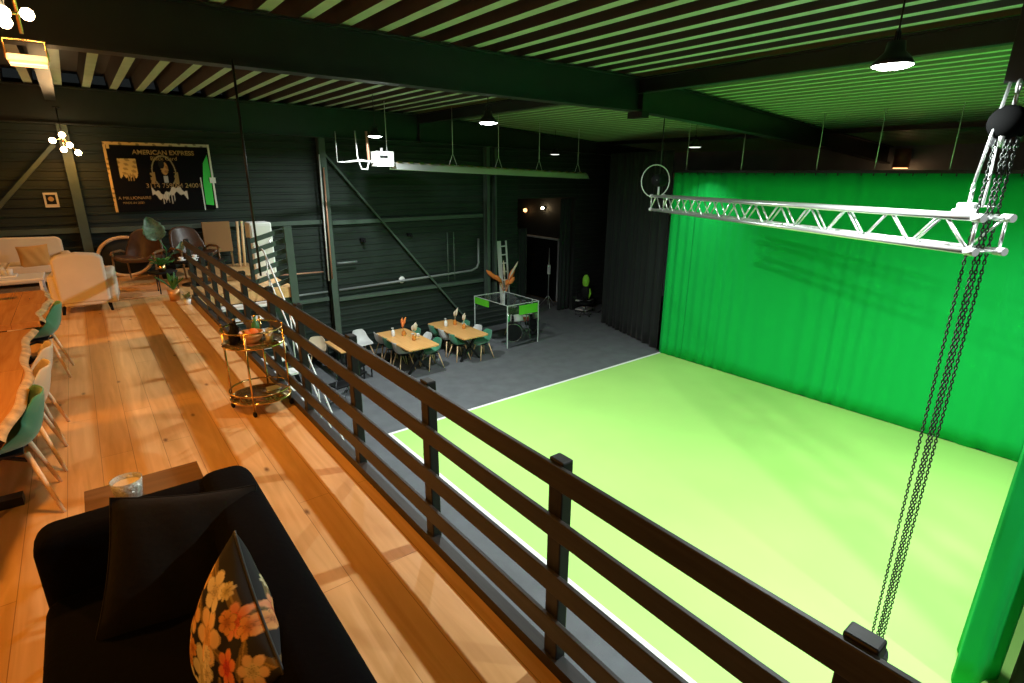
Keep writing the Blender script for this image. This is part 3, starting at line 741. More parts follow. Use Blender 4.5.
put_chair('chair_beige', 4.25, 13.65, 0, 2.8, 'beige shell chair behind the narrow table', 'shell chairs by the narrow table')
put_chair('chair_grey', 5.48, 13.62, 0, 3.3, 'grey shell chair behind the narrow table near the column', 'shell chairs by the narrow table')
CB = r = thing('folding_chair', 'black folding chair below the narrow table seen through the railing', 'chair', (4.35, 11.45, 0), .6)
b = MB(); b.cbox((0, 0, .45), (.42, .4, .03)); b.build('seat', M['black'], r, bevel=.01)
b = MB(); b.cbox((0, -.22, .75), (.40, .02, .22)); b.build('backrest', M['black'], r, bevel=.008)
for sx in (-1, 1):
    b = MB(); b.tube([(sx*.2, -.23, .88), (sx*.2, -.14, .45), (sx*.2, .22, 0)], .011, 6); b.tube([(sx*.2, .16, .44), (sx*.2, -.24, 0)], .011, 6); b.build('side_frame', M['chrome'], r)
dup(CB, (3.85, 11.0, 0), .2, 'black folding chair closest to the stair seen through the railing')

# ------------------------------------------------------------------ drum booth
r = thing('drum_shield', 'clear acrylic drum booth with green floor reflections painted near its top', 'drum booth', (0, 0, 0))
X0, X1, Y0, Y1, H = 9.16, 10.32, 11.93, 13.6, 1.27
for (a, c) in (((X0, Y0), (X1, Y0)), ((X1, Y0), (X1, Y1)), ((X0, Y0), (X0, Y1)), ((X0, Y1), (X1, Y1))):
    b = MB(); b.add([(*a, 0.01), (*c, 0.01), (*c, H), (*a, H)], [(0, 1, 2, 3)]); b.build('acrylic_panel', M['glass'], r)
for (x, y) in ((X0, Y0), (X1, Y0), (X0, Y1), (X1, Y1)):
    b = MB(); b.beam((x, y, 0), (x, y, H+.01), .022, .022); b.build('edge_profile', M['glass_edge'], r)
b = MB()
for (a, c) in (((X0, Y0), (X1, Y0)), ((X1, Y0), (X1, Y1)), ((X0, Y0), (X0, Y1)), ((X0, Y1), (X1, Y1))):
    b.beam((*a, H), (*c, H), .018, .014)
b.build('top_edge', M['glass_edge'], r)
gm = mat('green_reflection', (.12, .6, .03), .25, coat=.6)  # reflection of the green floor, painted as strips on the panels
b = MB(); b.box((X0+.42, Y0-.012, H-.33), (X1-.03, Y0-.008, H-.05)); b.build('green_reflection', gm, r)
b = MB(); b.box((X0-.012, Y1-.75, H-.22), (X0-.008, Y1-.02, H-.02)); b.build('green_reflection', gm, r)

dk = thing('drum_kit', 'black drum kit with cymbals inside the clear acrylic booth', 'drum kit', (9.85, 12.6, 0), 2.6)
def drum(c, r_, d, tilt, m, name, skin='drumskin'):
    mx = Matrix.Translation(c) @ Euler(tilt).to_matrix().to_4x4()
    b = MB(); b.lathe([(r_, -d/2), (r_, d/2)], n=24, mtx=mx); b.lathe([(r_+.008, -d/2), (r_+.008, -d/2+.025)], n=24, mtx=mx); b.lathe([(r_+.008, d/2-.025), (r_+.008, d/2)], n=24, mtx=mx)
    o = b.build(name, m, dk)
    b = MB(); b.lathe([(0, d/2-.004), (r_+.006, d/2-.004)], n=24, mtx=mx); b.lathe([(0, -d/2+.004), (r_+.006, -d/2+.004)], n=24, mtx=mx); q = b.build('drum_head', M[skin], o)
    return o
drum((0, .1, .29), .27, .42, (PI/2, 0, 0), M['black_metal'], 'bass_drum', 'black')
b = MB(); b.tube([(.275*math.cos(2*PI*k/28), .32, .29+.275*math.sin(2*PI*k/28)) for k in range(28)], .012, 6, closed=True); b.build('chrome_hoop', M['chrome'], dk)
drum((-.18, .12, .70), .14, .2, (.35, .1, 0), M['white'], 'tom_drum')
drum((.18, .12, .70), .155, .22, (.35, -.1, 0), M['chrome'], 'tom_drum')
drum((-.38, -.28, .58), .18, .14, (.08, 0, 0), M['red'], 'snare_drum')
drum((.42, -.3, .38), .2, .38, (0, 0, 0), M['black_metal'], 'floor_tom')
for (x, y, z, rr) in ((-.42, .2, 1.0, .2), (.40, .2, 1.08, .22), (-.45, -.05, .86, .16)):
    b = MB(); b.lathe([(0, .02), (.03, .018), (.04, .004), (rr, -.012)], (x, y, z), 24, Matrix.Rotation(.2, 4, 'X')); o = b.build('cymbal', M['brass'], dk)
    b = MB(); b.cyl((x, y, z+.04), (x, y, .3), .01)
    for k in range(3):
        a = k*2.1+.4; b.cyl((x, y, .32), (x+.2*math.cos(a), y+.2*math.sin(a), 0.01), .008)
    b.build('cymbal_stand', M['chrome'], dk)
b = MB(); b.lathe([(0, .0), (.15, 0), (.16, .03), (.15, .07), (0, .08)], (0, -.5, .44), 20); b.build('drum_throne', M['black'], dk)
b = MB(); b.cyl((0, -.5, .44), (0, -.5, .1), .015)
for k in range(3):
    a = k*2.1; b.cyl((0, -.5, .25), (.2*math.cos(a), -.5+.2*math.sin(a), .01), .01)
b.build('throne_base', M['chrome'], dk)

# tall dried arrangement behind the booth
r = thing('dried_arrangement', 'tall vase of orange dried leaves and cream pampas behind the drum booth', 'plant', (10.48, 13.78, 0))
b = MB(); b.lathe([(0, 0), (.12, 0), (.15, .15), (.14, .6), (.07, .95), (.08, 1.15), (.065, 1.15), (.055, .95), (0, .9)], n=20); b.build('vase', M['white'], r)
for (dx, dz, m, wd) in ((-.78, 2.0, 'orange_leaf', .13), (-.45, 1.82, 'orange_leaf', .12), (.42, 1.95, 'orange_leaf', .14), (.30, 1.68, 'orange_leaf', .14), (-.05, 2.1, 'pampas', .07), (.5, 2.15, 'pampas', .07), (-.15, 2.25, 'pampas', .05), (.1, 1.6, 'orange_leaf', .13)):
    A = V((0, 0, 1.1)); E_ = V((dx, random.uniform(-.12, .12), dz)); b = MB(); mid = (A+E_)/2+V((-dx*.15, 0, .05))
    b.tube([A, mid], .008, 6)
    b.tube([mid, mid.lerp(E_, .35), mid.lerp(E_, .75), E_], [.012, wd*.55, wd*.5, .01], 8); b.build('dried_leaf', M[m], r)

# ladder
r = thing('ladder', 'silver aluminium ladder leaning upright beside the drum booth', 'ladder', (0, 0, 0))
def LP(u, z): return (10.40+u*.8, 13.72+.30*z/2.8, z)
for u in (0, .36):
    b = MB(); b.beam(LP(u, 0), LP(u, 2.82), .05 if u else .15, .03, up=(0, 1, 0)); b.build('stile', M['alu_dull'], r)
for k in range(10):
    z = .22+k*.27; b = MB(); b.beam(LP(.0, z), LP(.36, z), .035, .035); b.build('rung', M['alu_dull'], r)

# lamps on the annex wall
for (y, z, s, l, m) in ((17.55, 3.46, .10, 'faint warm wall lamp left of the brighter one above the dark door', 'lamp_warm_soft'), (16.48, 3.6, .07, 'small glowing round lamp above the dark door', 'lamp_warm')):
    r = thing('wall_lamp', l, 'wall light', (14.5, y, z))
    b = MB(); b.lathe([(0, 0), (.07, 0), (.075, .03), (.05, .06), (0, .06)], n=16, mtx=Matrix.Rotation(-PI/2, 4, 'Y')); b.build('back_plate', M['black_metal'], r)
    b = MB(); b.sphere((-.13, 0, 0), s*.8, 14); b.build('bulb', M[m], r)
    light('lamp_light', 'POINT', (-.28, 0, 0), .9, (1, .55, .22), r, .06)

# annex things: lime chair, cart, pale stand
r = thing('lime_chair', 'black office chair with lime green backrest beside the black curtain', 'chair', (13.72, 13.35, 0), 2.2)
b = MB(); b.sphere((0, -.20, 1.22), .15, 14, (.85, .35, 1.6)); b.build('headrest', M['lime'], r)
b = MB(); b.sphere((0, -.2, .80), .22, 14, (.8, .3, 1.2)); b.build('backrest', M['black'], r)
b = MB(); b.tube([(-.16, -.13, .98), (-.19, -.10, .8), (-.14, -.12, .60)], [.01, .045, .01], 8); b.build('side_panel', M['lime'], r)
b = MB(); b.sphere((0, .05, .48), .26, 14, (1, 1, .25)); b.build('seat', M['black'], r)
b = MB(); b.cyl((0, 0, .42), (0, 0, .1), .03)
for k in range(5):
    a = k*2*PI/5; b.beam((0, 0, .1), (.28*math.cos(a), .28*math.sin(a), .06), .035, .03)
b.build('base', M['chrome'], r)
for k in range(5):
    a = k*2*PI/5; b = MB(); b.sphere((.28*math.cos(a), .28*math.sin(a), .03), .03, 8); b.build('caster', M['black'], r)
r = thing('equipment_cart', 'dark equipment cart with pale edges beside the lime chair', 'cart', (14.15, 13.75, 0), .3)
for z in (.12, .45):
    b = MB(); b.cbox((0, 0, z), (.6, .45, .03)); b.build('shelf', M['alu_dull'], r)
for sx in (-1, 1):
    for sy in (-1, 1):
        b = MB(); b.cyl((sx*.28, sy*.2, 0), (sx*.28, sy*.2, .8), .014); b.build('leg', M['black_metal'], r)
b = MB(); b.cbox((0, 0, .6), (.45, .35, .26)); b.build('flight_case', M['black'], r, bevel=.01)
r = thing('softbox_stand', 'tall light stand with folded pale softbox at the edge of the black curtain', 'light stand', (14.6, 13.05, 0))
b = MB(); b.cyl((0, 0, 0.02), (0, 0, 2.7), .015)
for k in range(3):
    a = k*2.1; b.cyl((0, 0, .35), (.3*math.cos(a), .3*math.sin(a), .01), .01)
b.build('stand', M['black_metal'], r)
b = MB(); b.lathe([(0, 0), (.09, .05), (.1, .5), (.06, .7), (0, .75)], (0, 0, .95), 12); b.build('softbox', M['cream'], r)
b = MB(); b.lathe([(0, 0), (.07, .05), (.05, .4), (0, .42)], (0, 0, 2.0), 12); b.build('reflector', M['cream'], r)
r = thing('tripod_stand', 'silver lighting stand just right of the dark door', 'light stand', (13.55, 15.1, 0))
b = MB(); b.cyl((0, 0, 0.1), (0, 0, 2.25), .016); b.build('column_tube', M['alu'], r)
b = MB(); b.cbox((0, 0, 1.45), (.08, .08, .35)); b.build('control_box', M['white'], r)
for k in range(3):
    b = MB(); a = k*2.1; b.cyl((0, 0, .45), (.35*math.cos(a), .35*math.sin(a), .02), .012); b.build('leg', M['alu'], r)

# ------------------------------------------------------------------ mezzanine dining tables
def slab(x0, x1, y0, y1, label, seed, top=.755):
    rnd = random.Random(seed); cx, cy = x1, (y0+y1)/2
    r = thing('live_edge_table', label, 'table', (x1, cy, MZ)); L_ = y1-y0; n = 70; e = []
    for k in range(n+1):
        y = -L_/2+L_*k/n; e.append((.03*math.sin(k*.11+seed)+.010*math.sin(k*.33+seed*2)-.02, y))
    out = [(x0-x1, -L_/2)]+e+[(x0-x1, L_/2)]
    b = MB(); b.prism(out, top-.055, top); b.build('tabletop', M['table_orange'], r)
    vs = []
    for (x, y) in e: 
        w = .022+.003*math.sin(y*5+seed)
        vs += [(x-.004, y, top+.001), (x+.016, y, top-.006), (x+.02+w, y, top-.03), (x+.012, y, top-.062), (x-.02, y, top-.062)]
    b = MB(); b.add(vs, [(i*5+j, i*5+j+1, i*5+j+6, i*5+j+5) for i in range(n) for j in range(4)], True); b.build('live_edge', M['bark_edge'], r)
    for sy in (-1, 1):
        b = MB(); y = sy*(L_/2-(.78 if L_ > 2 else .35))
        b.beam((-.75, y, .03), (-.12, y, .03), .09, .06); b.beam((-.62, y, .05), (-.28, y, .70), .07, .05); b.beam((-.28, y, .05), (-.62, y, .70), .07, .05); b.cbox((-.45, y, .69), (.55, .09, .02))
        b.build('leg_frame', M['black_metal'], r)
    return r
slab(-1.45, -.45, 6.50, 8.25, 'honey orange live-edge dining table, farther of the two at the left edge', 3)
slab(-1.45, -.50, 3.62, 6.20, 'honey orange live-edge dining table, nearer of the two at the left edge', 5)
GM = 'shell chairs along the mezzanine dining tables'
put_chair('chair_green', -.66, 4.32, MZ, PI/2+.05, 'green velvet shell chair nearest the camera at the near live-edge table', GM)
put_chair('chair_beige', -.64, 4.95, MZ, PI/2, 'beige shell chair second from the camera at the near live-edge table', GM)
put_chair('chair_beige', -.64, 5.52, MZ, PI/2-.05, 'beige shell chair at the far end of the near live-edge table', GM)
put_chair('chair_green', -.60, 7.30, MZ, PI/2-.05, 'green shell chair at the far live-edge table, seat tucked under', GM)
# small dark vase on far table
r = thing('napkin_holder', 'small dark box standing on the far live-edge table at the left edge', 'box', (-.96, 7.9, MZ+.757))
b = MB(); b.cbox((0, 0, .07), (.12, .12, .14)); b.build('box_body', M['dark_wood'], r, bevel=.006)
b = MB(); b.cbox((0, 0, .144), (.1, .1, .008)); b.build('lid', M['black'], r)

# ------------------------------------------------------------------ soft furniture helpers
def rbox(lo, hi, m, name, parent, bev=.05, mtx=None):
    b = MB(); b.box(lo, hi, mtx); o = b.build(name, m, parent, bevel=bev, seg=5)
    for p in o.data.polygons: p.use_smooth = True
    return o
def pillow(name, w, h, t, m, mtx, label, cat='cushion', n=16, colfn=None, group=None):
    b = MB(); cols = []
    def P(u, v, s):
        f = (max(0, 1-abs(u)**2.6)*max(0, 1-abs(v)**2.6))**.5
        px = u*w/2*(1-.07*(1-v*v)*abs(u)**3) ; py = v*h/2*(1-.07*(1-u*u)*abs(v)**3)
        wr = .006*math.sin(u*9+v*4)*f
        return V((px, py, s*(t/2*f+wr+.002)))
    for s in (1, -1):
        vs = [P(i/n*2-1, j/n*2-1, s) for j in range(n+1) for i in range(n+1)]
        fs = [(j*(n+1)+i, j*(n+1)+i+1, (j+1)*(n+1)+i+1, (j+1)*(n+1)+i) for j in range(n) for i in range(n)]
        b.add(vs, fs, True)
        if colfn: cols += [colfn(i/n*2-1, j/n*2-1) for j in range(n+1) for i in range(n+1)]
    me_o = b
    r = thing(name, label, cat, (0, 0, 0), 0, group); r.matrix_world = mtx
    me_o.build('cover', m, r, cols=None if not colfn else cols)
    e = MB(); pts = []
    for k in range(64):
        a = k/64*4; q = int(a); f = (a-q)*2-1
        u, v = [(f, -1), (1, f), (-f, 1), (-1, -f)][q]
        p = P(u*.999, v*.999, 1); pts.append((p.x, p.y, 0))
    e.tube(pts, .005, 6, closed=True); e.build('piping', M['cushion_black'] if not colfn else M['rail'], r) if cat == 'cushion' and m is not M['tan'] else None
    return r

# near black sofa
r = thing('velvet_sofa', 'black velvet sofa in the foreground seen from above', 'sofa', (0, 0, MZ))
rbox((-.36, .2, .08), (.42, 2.74, .30), M['velvet'], 'base', r, .04)
rbox((.20, .15, .10), (.45, 2.755, .71), M['velvet'], 'backrest', r, .09)
rbox((-.39, 2.52, .10), (.42, 2.755, .685), M['velvet'], 'armrest', r, .08)
rbox((-.39, 1.38, .28), (.22, 2.54, .44), M['velvet'], 'seat_cushion', r, .06)
rbox((-.39, .22, .28), (.22, 1.37, .44), M['velvet'], 'seat_cushion', r, .06)
for x in (-.3, .34):
    for y in (.3, 2.6):
        b = MB(); b.cyl((x, y, .09), (x, y, 0), .025, .018); b.build('leg', M['black'], r)

def look(loc, normal, upv, roll=0):
    z = V(normal).normalized(); x = V(upv).cross(z).normalized(); y = z.cross(x)
    return Matrix.Translation(loc) @ Matrix(((x.x, y.x, z.x, 0), (x.y, y.y, z.y, 0), (x.z, y.z, z.z, 0), (0, 0, 0, 1))) @ Matrix.Rotation(roll, 4, 'Z')
pillow('black_cushion', .54, .54, .17, M['cushion_black'], look((.09, 2.29, 3.37), (.0, -.72, .68), (0, 0, 1), -.24), 'plain black velvet cushion leaning on the sofa arm')

# floral print
def mixc(a, c, t): t = max(0, min(1, t)); return tuple(a[i]*(1-t)+c[i]*t for i in range(3))
FL = [(-.45, .62, .30, 5, (.75, .62, .42), (.85, .75, .58), .3), (-.1, .25, .42, 6, (.80, .42, .15), (.86, .62, .38), 0.2), (.12, -.22, .45, 7, (.62, .52, .32), (.75, .68, .50), .7),
      (-.62, .0, .30, 5, (.7, .30, .08), (.8, .5, .2), .5), (-.45, -.48, .34, 8, (.75, .22, .06), (.85, .42, .14), .1), (.45, .42, .26, 6, (.65, .05, .03), (.8, .28, .10), .9),
      (.35, -.75, .34, 9, (.6, .04, .03), (.8, .12, .06), .4), (-.1, -.8, .36, 6, (.85, .72, .5), (.88, .8, .6), 1.1), (.72, -.2, .28, 5, (.8, .4, .06), (.85, .5, .12), .6), (.75, .75, .25, 6, (.8, .65, .4), (.8, .5, .3), .2), (-.8, .5, .2, 5, (.7, .4, .1), (.8, .5, .2), .8), (.1, .8, .26, 7, (.7, .12, .04), (.82, .35, .15), 0)]
for _k in range(16):
    _c = random.choice([((.75, .62, .42), (.85, .75, .58)), ((.6, .2, .05), (.75, .35, .1)), ((.55, .42, .2), (.7, .6, .35))])
    FL.insert(0, (random.uniform(-.95, .95), random.uniform(-.95, .95), random.uniform(.10, .2), random.choice([5, 6, 8]), _c[0], _c[1], random.random()))
FL.reverse()
LV = [(random.uniform(-1, 1), random.uniform(-1, 1), random.uniform(0, PI), random.uniform(.12, .3)) for _ in range(26)]
def floral(u, v):
    c = (.005, .005, .006)
    for (lu, lv, a, L_) in LV:
        du, dv = u-lu, v-lv; x = du*math.cos(a)+dv*math.sin(a); y = -du*math.sin(a)+dv*math.cos(a)
        if abs(x) < L_ and abs(y) < .05*(1-(x/L_)**2)**.5*1.3: c = (.16, .10, .03) if abs(y) > .012 else (.35, .22, .06)
    for (cu, cv, R_, n, ci, co, rot) in FL:
        R_ *= .86
        du, dv = u-cu, v-cv; d = math.hypot(du, dv); th = math.atan2(dv, du)+rot
        edge = R_*(.68+.32*abs(math.cos(th*n/2)))
        if d < edge:
            t = d/edge; c = mixc(ci, co, t)
            k = abs(math.cos(th*n/2)); c = mixc(tuple(x*.45 for x in ci), c, k*2.2+t*.2)
            inner = R_*.45*(.7+.3*abs(math.cos(th*n/2+1.3)))
            if d < inner:
                c = mixc(tuple(x*.6 for x in ci), ci, (d/inner)); 
                if abs(math.sin(d/R_*22+th*2)) < .3: c = tuple(x*.55 for x in c)
            if t > .93: c = tuple(x*.6 for x in c)
    return c
pillow('floral_cushion', .52, .52, .19, M['pattern'], look((.155, 1.70, 3.36), (-.955, -.12, .26), (0.0, 0, 1), -.42), 'black cushion printed with orange and cream flowers leaning on the sofa back', n=150, colfn=floral)

# side table and glass behind the sofa arm
r = thing('side_table', 'dark wooden side table behind the arm of the black sofa', 'table', (.02, 3.09, MZ))
b = MB(); b.cbox((0, 0, .47), (.52, .44, .03)); b.build('tabletop', M['dark_wood'], r, bevel=.004)
for sx in (-1, 1):
    for sy in (-1, 1):
        b = MB(); b.beam((sx*.22, sy*.18, 0), (sx*.22, sy*.18, .455), .03, .03); b.build('leg', M['black_metal'], r)
r = thing('candle_glass', 'patterned silver glass with pale candle on the dark side table', 'candle', (-.055, 3.09, MZ+.485), 0)
b = MB(); b.lathe([(0, 0), (.052, 0), (.058, .01), (.070, .11), (.066, .11), (.055, .015), (0, .012)], n=28); b.build('glass_cup', M['pattern_glass'], r)
b = MB(); b.lathe([(0, .085), (.06, .085)], n=28); b.build('candle_wax', M['cream'], r)

# ------------------------------------------------------------------ cream lounge group
def sofa(name, label, loc, rz, w, d, hb, m, seats=2, back_h=.9):
    r = thing(name, label, 'sofa' if w > 1.2 else 'armchair', loc, rz)
    rbox((-w/2+.06, -d/2, .12), (w/2-.06, d/2-.1, .32), m, 'base', r, .03)
    b = MB(); n = 12
    def fn(u, v):
        x = (u*2-1)*(w/2-.03); z = .2+v*(back_h-.2-.05*abs(u*2-1)**4); lean = .10*v; return (x, -d/2+.02-lean+.0, z)
    vs = []
    bb = MB(); out = [(-w/2+.02, .16), (w/2-.02, .16), (w/2-.02, back_h-.09), (w/2-.09, back_h-.03), (0, back_h), (-w/2+.09, back_h-.03), (-w/2+.02, back_h-.09)]
    mx = Matrix.Translation((0, -d/2-.0, 0)) @ Matrix.Rotation(.09, 4, 'X') @ Matrix.Rotation(PI/2, 4, 'X')
    bb.prism(out, -.14, .0, mx); o = bb.build('backrest', m, r, bevel=.04, seg=4)
    for s in (-1, 1):
        rbox((s*(w/2)-.075, -d/2+.02, .12), (s*(w/2)+.075, d/2, .60), m, 'armrest', r, .045)
    sw = (w-.16)/seats
    for k in range(seats):
        rbox((-w/2+.08+k*sw, -d/2+.12, .30), (-w/2+.08+(k+1)*sw-.01, d/2+.02, .46), m, 'seat_cushion', r, .045)
    for sx in (-1, 1):
        for sy in (-1, 1):
            b = MB(); b.cyl((sx*(w/2-.05), sy*(d/2-.07), .13), (sx*(w/2-.03), sy*(d/2-.05), 0), .028, .018); b.build('leg', M['black'], r)
    return r
sofa('cream_sofa', 'long cream fabric sofa against the back wall at the left', (-1.60, 13.35, MZ), PI, 2.5, .85, 1, M['cream'], 3, .90)
sofa('cream_armchair', 'cream fabric armchair with its back to the camera', (-.13, 10.72, MZ), -.07, .66, .8, 1, M['cream'], 1, .93)
pillow('ochre_cushion', .45, .42, .14, M['tan'], look((-.78, 13.0, MZ+.60), (0, -1, .35), (0, 0, 1), .05), 'ochre cushion at the right end of the cream sofa', cat='cushion')
r = thing('coffee_table', 'white coffee table in front of the cream sofa', 'table', (-1.15, 11.9, MZ))
b = MB(); b.cbox((0, 0, .40), (1.0, .7, .04)); b.build('tabletop', M['white_paint'], r, bevel=.01)
b = MB(); b.cbox((0, 0, .18), (.9, .6, .02)); b.build('shelf', M['dark_wood'], r)
for sx in (-1, 1):
    for sy in (-1, 1):
        b = MB(); b.beam((sx*.45, sy*.3, 0), (sx*.45, sy*.3, .38), .04, .04); b.build('leg', M['white_paint'], r)
r = thing('tray_of_candles', 'white tray with small pots on the coffee table', 'tray', (-1.2, 12.0, MZ+.42))
b = MB(); b.cbox((0, 0, .015), (.42, .3, .03)); b.build('tray', M['white'], r, bevel=.01)
for dx, dy, hh in ((-.1, 0, .12), (.05, .05, .08), (.13, -.06, .1)):
    b = MB(); b.lathe([(0, 0), (.035, 0), (.045, hh), (.038, hh), (.03, .02), (0, .02)], (dx, dy, .03), 14); b.build('pot', M['white'], r)

# wooden hoop leaning on the wall, with dark screen inside
r = thing('round_fire_screen', 'round pale wooden hoop leaning against the wall beside the leather chair', 'hoop', (.60, 13.74, MZ))
b = MB(); b.tube([(.46*math.cos(2*PI*k/40), .10*math.sin(2*PI*k/40), .40+.38*math.sin(2*PI*k/40)) for k in range(40)], .035, 8, closed=True); b.build('hoop', M['leg_wood'], r)
b = MB(); b.lathe([(0, 0), (.44, 0)], n=40, mtx=Matrix.Translation((0, .02, .40)) @ Matrix.Rotation(PI/2-.26, 4, 'X') @ Matrix.Scale(.84, 4, (0, 1, 0))); b.build('dark_panel', M['black_cloth'], r, solid=.01)

def lounge(label, loc, rz, m):
    r = thing('lounge_chair', label, 'armchair', loc, rz)
    def fn(u, v):
        a = u*2-1; w = .36*(1-.25*v**2); return (a*w*(1.0), -.28-.18*v+.18*abs(a)**2.2*(1-.4*v), .36+.62*v-.10*abs(a)**3*v)
    b = MB(); b.grid(fn, 12, 10); b.build('backrest', m, r, solid=.06, subsurf=1)
    b = MB(); b.grid(lambda u, v: ((u*2-1)*.34, -.3+.62*v, .38+.05*v+.08*abs(u*2-1)**4), 10, 8); b.build('seat', m, r, solid=.09, subsurf=1)
    for s in (-1, 1):
        b = MB(); b.tube([(s*.36, -.3, .5), (s*.39, -.1, .58), (s*.39, .2, .58), (s*.37, .3, .55)], .025, 8); b.build('armrest', M['dark_wood'], r)
        for y in (-.26, .28):
            b = MB(); b.cyl((s*.37, y*.9, .56 if y > 0 else .42), (s*.38, y*1.1, 0), .02, .014); b.build('leg', M['dark_wood'], r)
    return r
lounge('brown leather lounge chair beside the wooden hoop', (.80, 13.0, MZ), PI-.5, M['leather'])
lounge('brown leather lounge chair behind the low round table', (1.75, 13.05, MZ), PI+.3, M['leather'])
r = thing('tan_panel', 'tan upholstered panel leaning on the wall behind the lounge chairs', 'panel', (2.35, 13.75, MZ))
b = MB(); b.box((-.28, 0, .35), (.28, .05, 1.02)); b.build('panel_face', mat('brown_upholstery', (.26, .13, .05), .85), r, bevel=.01)
for x in (.36, .46):
    b = MB(); b.cyl((x, -.1, 0), (x-.02+.12, .1, 1.0), .03); b.build('leaning_bar', M['leg_wood'], r)
for xx in (-.26, .22):
    b = MB(); b.box((xx, .0, 0), (xx+.04, .05, .36)); b.build('foot', M['dark_wood'], r)
r = thing('lounge_table', 'low round black table with cups between the lounge chairs', 'table', (1.55, 11.9, MZ))
b = MB(); b.lathe([(0, .46), (.42, .46), (.42, .49), (0, .49)], n=28); b.build('tabletop', M['black'], r)
b = MB(); b.cyl((0, 0, .46), (0, 0, .03), .03); b.lathe([(0, 0), (.25, 0), (.25, .02), (0, .03)], n=24); b.build('pedestal', M['black_metal'], r)
for i, (dx, dy) in enumerate(((-.2, -.1), (.05, .1), (.22, -.12), (-.02, -.25))):
    r = thing('tea_cup', ['white cup at the left edge of the low round table', 'white cup in the middle of the low round table', 'white cup at the right of the low round table', 'white cup nearest the camera on the low round table'][i], 'cup', (1.55+dx, 11.9+dy, MZ+.49))
    b = MB(); b.lathe([(0, 0), (.03, 0), (.045, .06), (.04, .06), (.025, .01), (0, .01)], n=14); b.build('cup_body', M['white'], r)
    b = MB(); b.lathe([(0, 0), (.07, .0), (.075, .012), (0, .004)], n=16); b.build('saucer', M['white'], r)

r = thing('rug', 'plain pale orange rug in front of the leather lounge chairs', 'rug', (0, 0, MZ))
b = MB(); b.box((.10, 11.08, .001), (1.22, 12.35, .012)); b.build('rug_pile', mat('rug_wool', (.66, .36, .17), .95, bump=(80, .4)), r)
# plants
def leafy(label, loc, n, L_, m, potm, pr, ph, name='potted_plant', up=.8, seed=1, wide=.25):
    rnd = random.Random(seed); r = thing(name, label, 'plant', loc)
    b = MB(); b.lathe([(0, 0), (pr*.75, 0), (pr, ph), (pr*.9, ph), (pr*.85, ph*.85), (0, ph*.85)], n=20); b.build('pot', potm, r)
    for k in range(n):
        a = rnd.uniform(0, 2*PI); el = rnd.uniform(up-.35, up+.35); l = L_*rnd.uniform(.7, 1.1)
        d = V((math.cos(a)*math.cos(el), math.sin(a)*math.cos(el), math.sin(el))); sd = d.cross(V((0, 0, 1))).normalized(); base = V((0, 0, ph*.85))
        def fn(u, v):
            w = wide*l*math.sin(PI*min(1, .06+v*.94))**.8*(u*2-1)*.5
            return base+d*l*v+sd*w+V((0, 0, -.18*l*v*v+abs(u*2-1)*.02))
        b = MB(); b.grid(fn, 4, 8); b.build('leaf', m, r, solid=.003)
    return r
leafy('green plant in a gold pot beside the railing at the rug edge', (1.02, 10.55, MZ+.0), 12, .36, M['leaf'], M['terracotta'], .10, .2, seed=4, up=1.2, wide=.22)
leafy('tiny pale green plant in white pot right beside the railing foot', (1.14, 10.1, MZ), 9, .14, M['leaf_pale'], M['white'], .055, .09, seed=6, up=.9, wide=.5)
r = thing('plant_stand', 'round dark plant tray on thin legs beside the railing plant', 'plant stand', (.98, 11.35, MZ))
b = MB(); b.lathe([(0, .36), (.22, .36), (.23, .39), (0, .375)], n=24); b.build('tray', M['black'], r)
for k in range(3):
    a = k*2.1; b = MB(); b.cyl((.18*math.cos(a), .18*math.sin(a), .36), (.2*math.cos(a), .2*math.sin(a), 0), .01); b.build('leg', M['black_metal'], r)
leafy('bushy green plant standing on the round dark tray', (.98, 11.35, MZ+.385), 12, .3, M['leaf'], M['brass'], .07, .12, seed=9, up=.8, wide=.35)
r = thing('monstera_plant', 'tall plant with one large silvery leaf in front of the black artwork', 'plant', (1.22, 12.95, MZ))
b = MB(); b.lathe([(0, 0), (.12, 0), (.15, .28), (.13, .28), (.12, .24), (0, .24)], n=20); b.build('pot', M['black'], r)
for (pts, L_, w, tl) in (([(0, 0, .24), (.02, -.05, .6), (-.10, -.12, .86)], .46, .20, -.28), ([(0, 0, .24), (.08, .02, .45), (.2, -.02, .55)], .24, .10, .5)):
    b = MB(); b.tube(pts, .010, 6); b.build('stem', M['leaf'], r)
    e = V(pts[-1])
    def fn(u, v):
        a = u*2-1; ww = w*(math.sin(PI*min(1, .04+.96*v**.75)))**.7*a*(1-.12*(math.sin(v*26) > .6)*abs(a))
        return (e.x+tl*(v-.1)*L_+ww*.95, e.y-.10*math.sin(PI*v)-.05*a*a, e.z-.05+(v-.05)*L_+ww*.25)
    b = MB(); b.grid(fn, 8, 16); b.build('leaf', M['leaf_pale'], r, solid=.004)

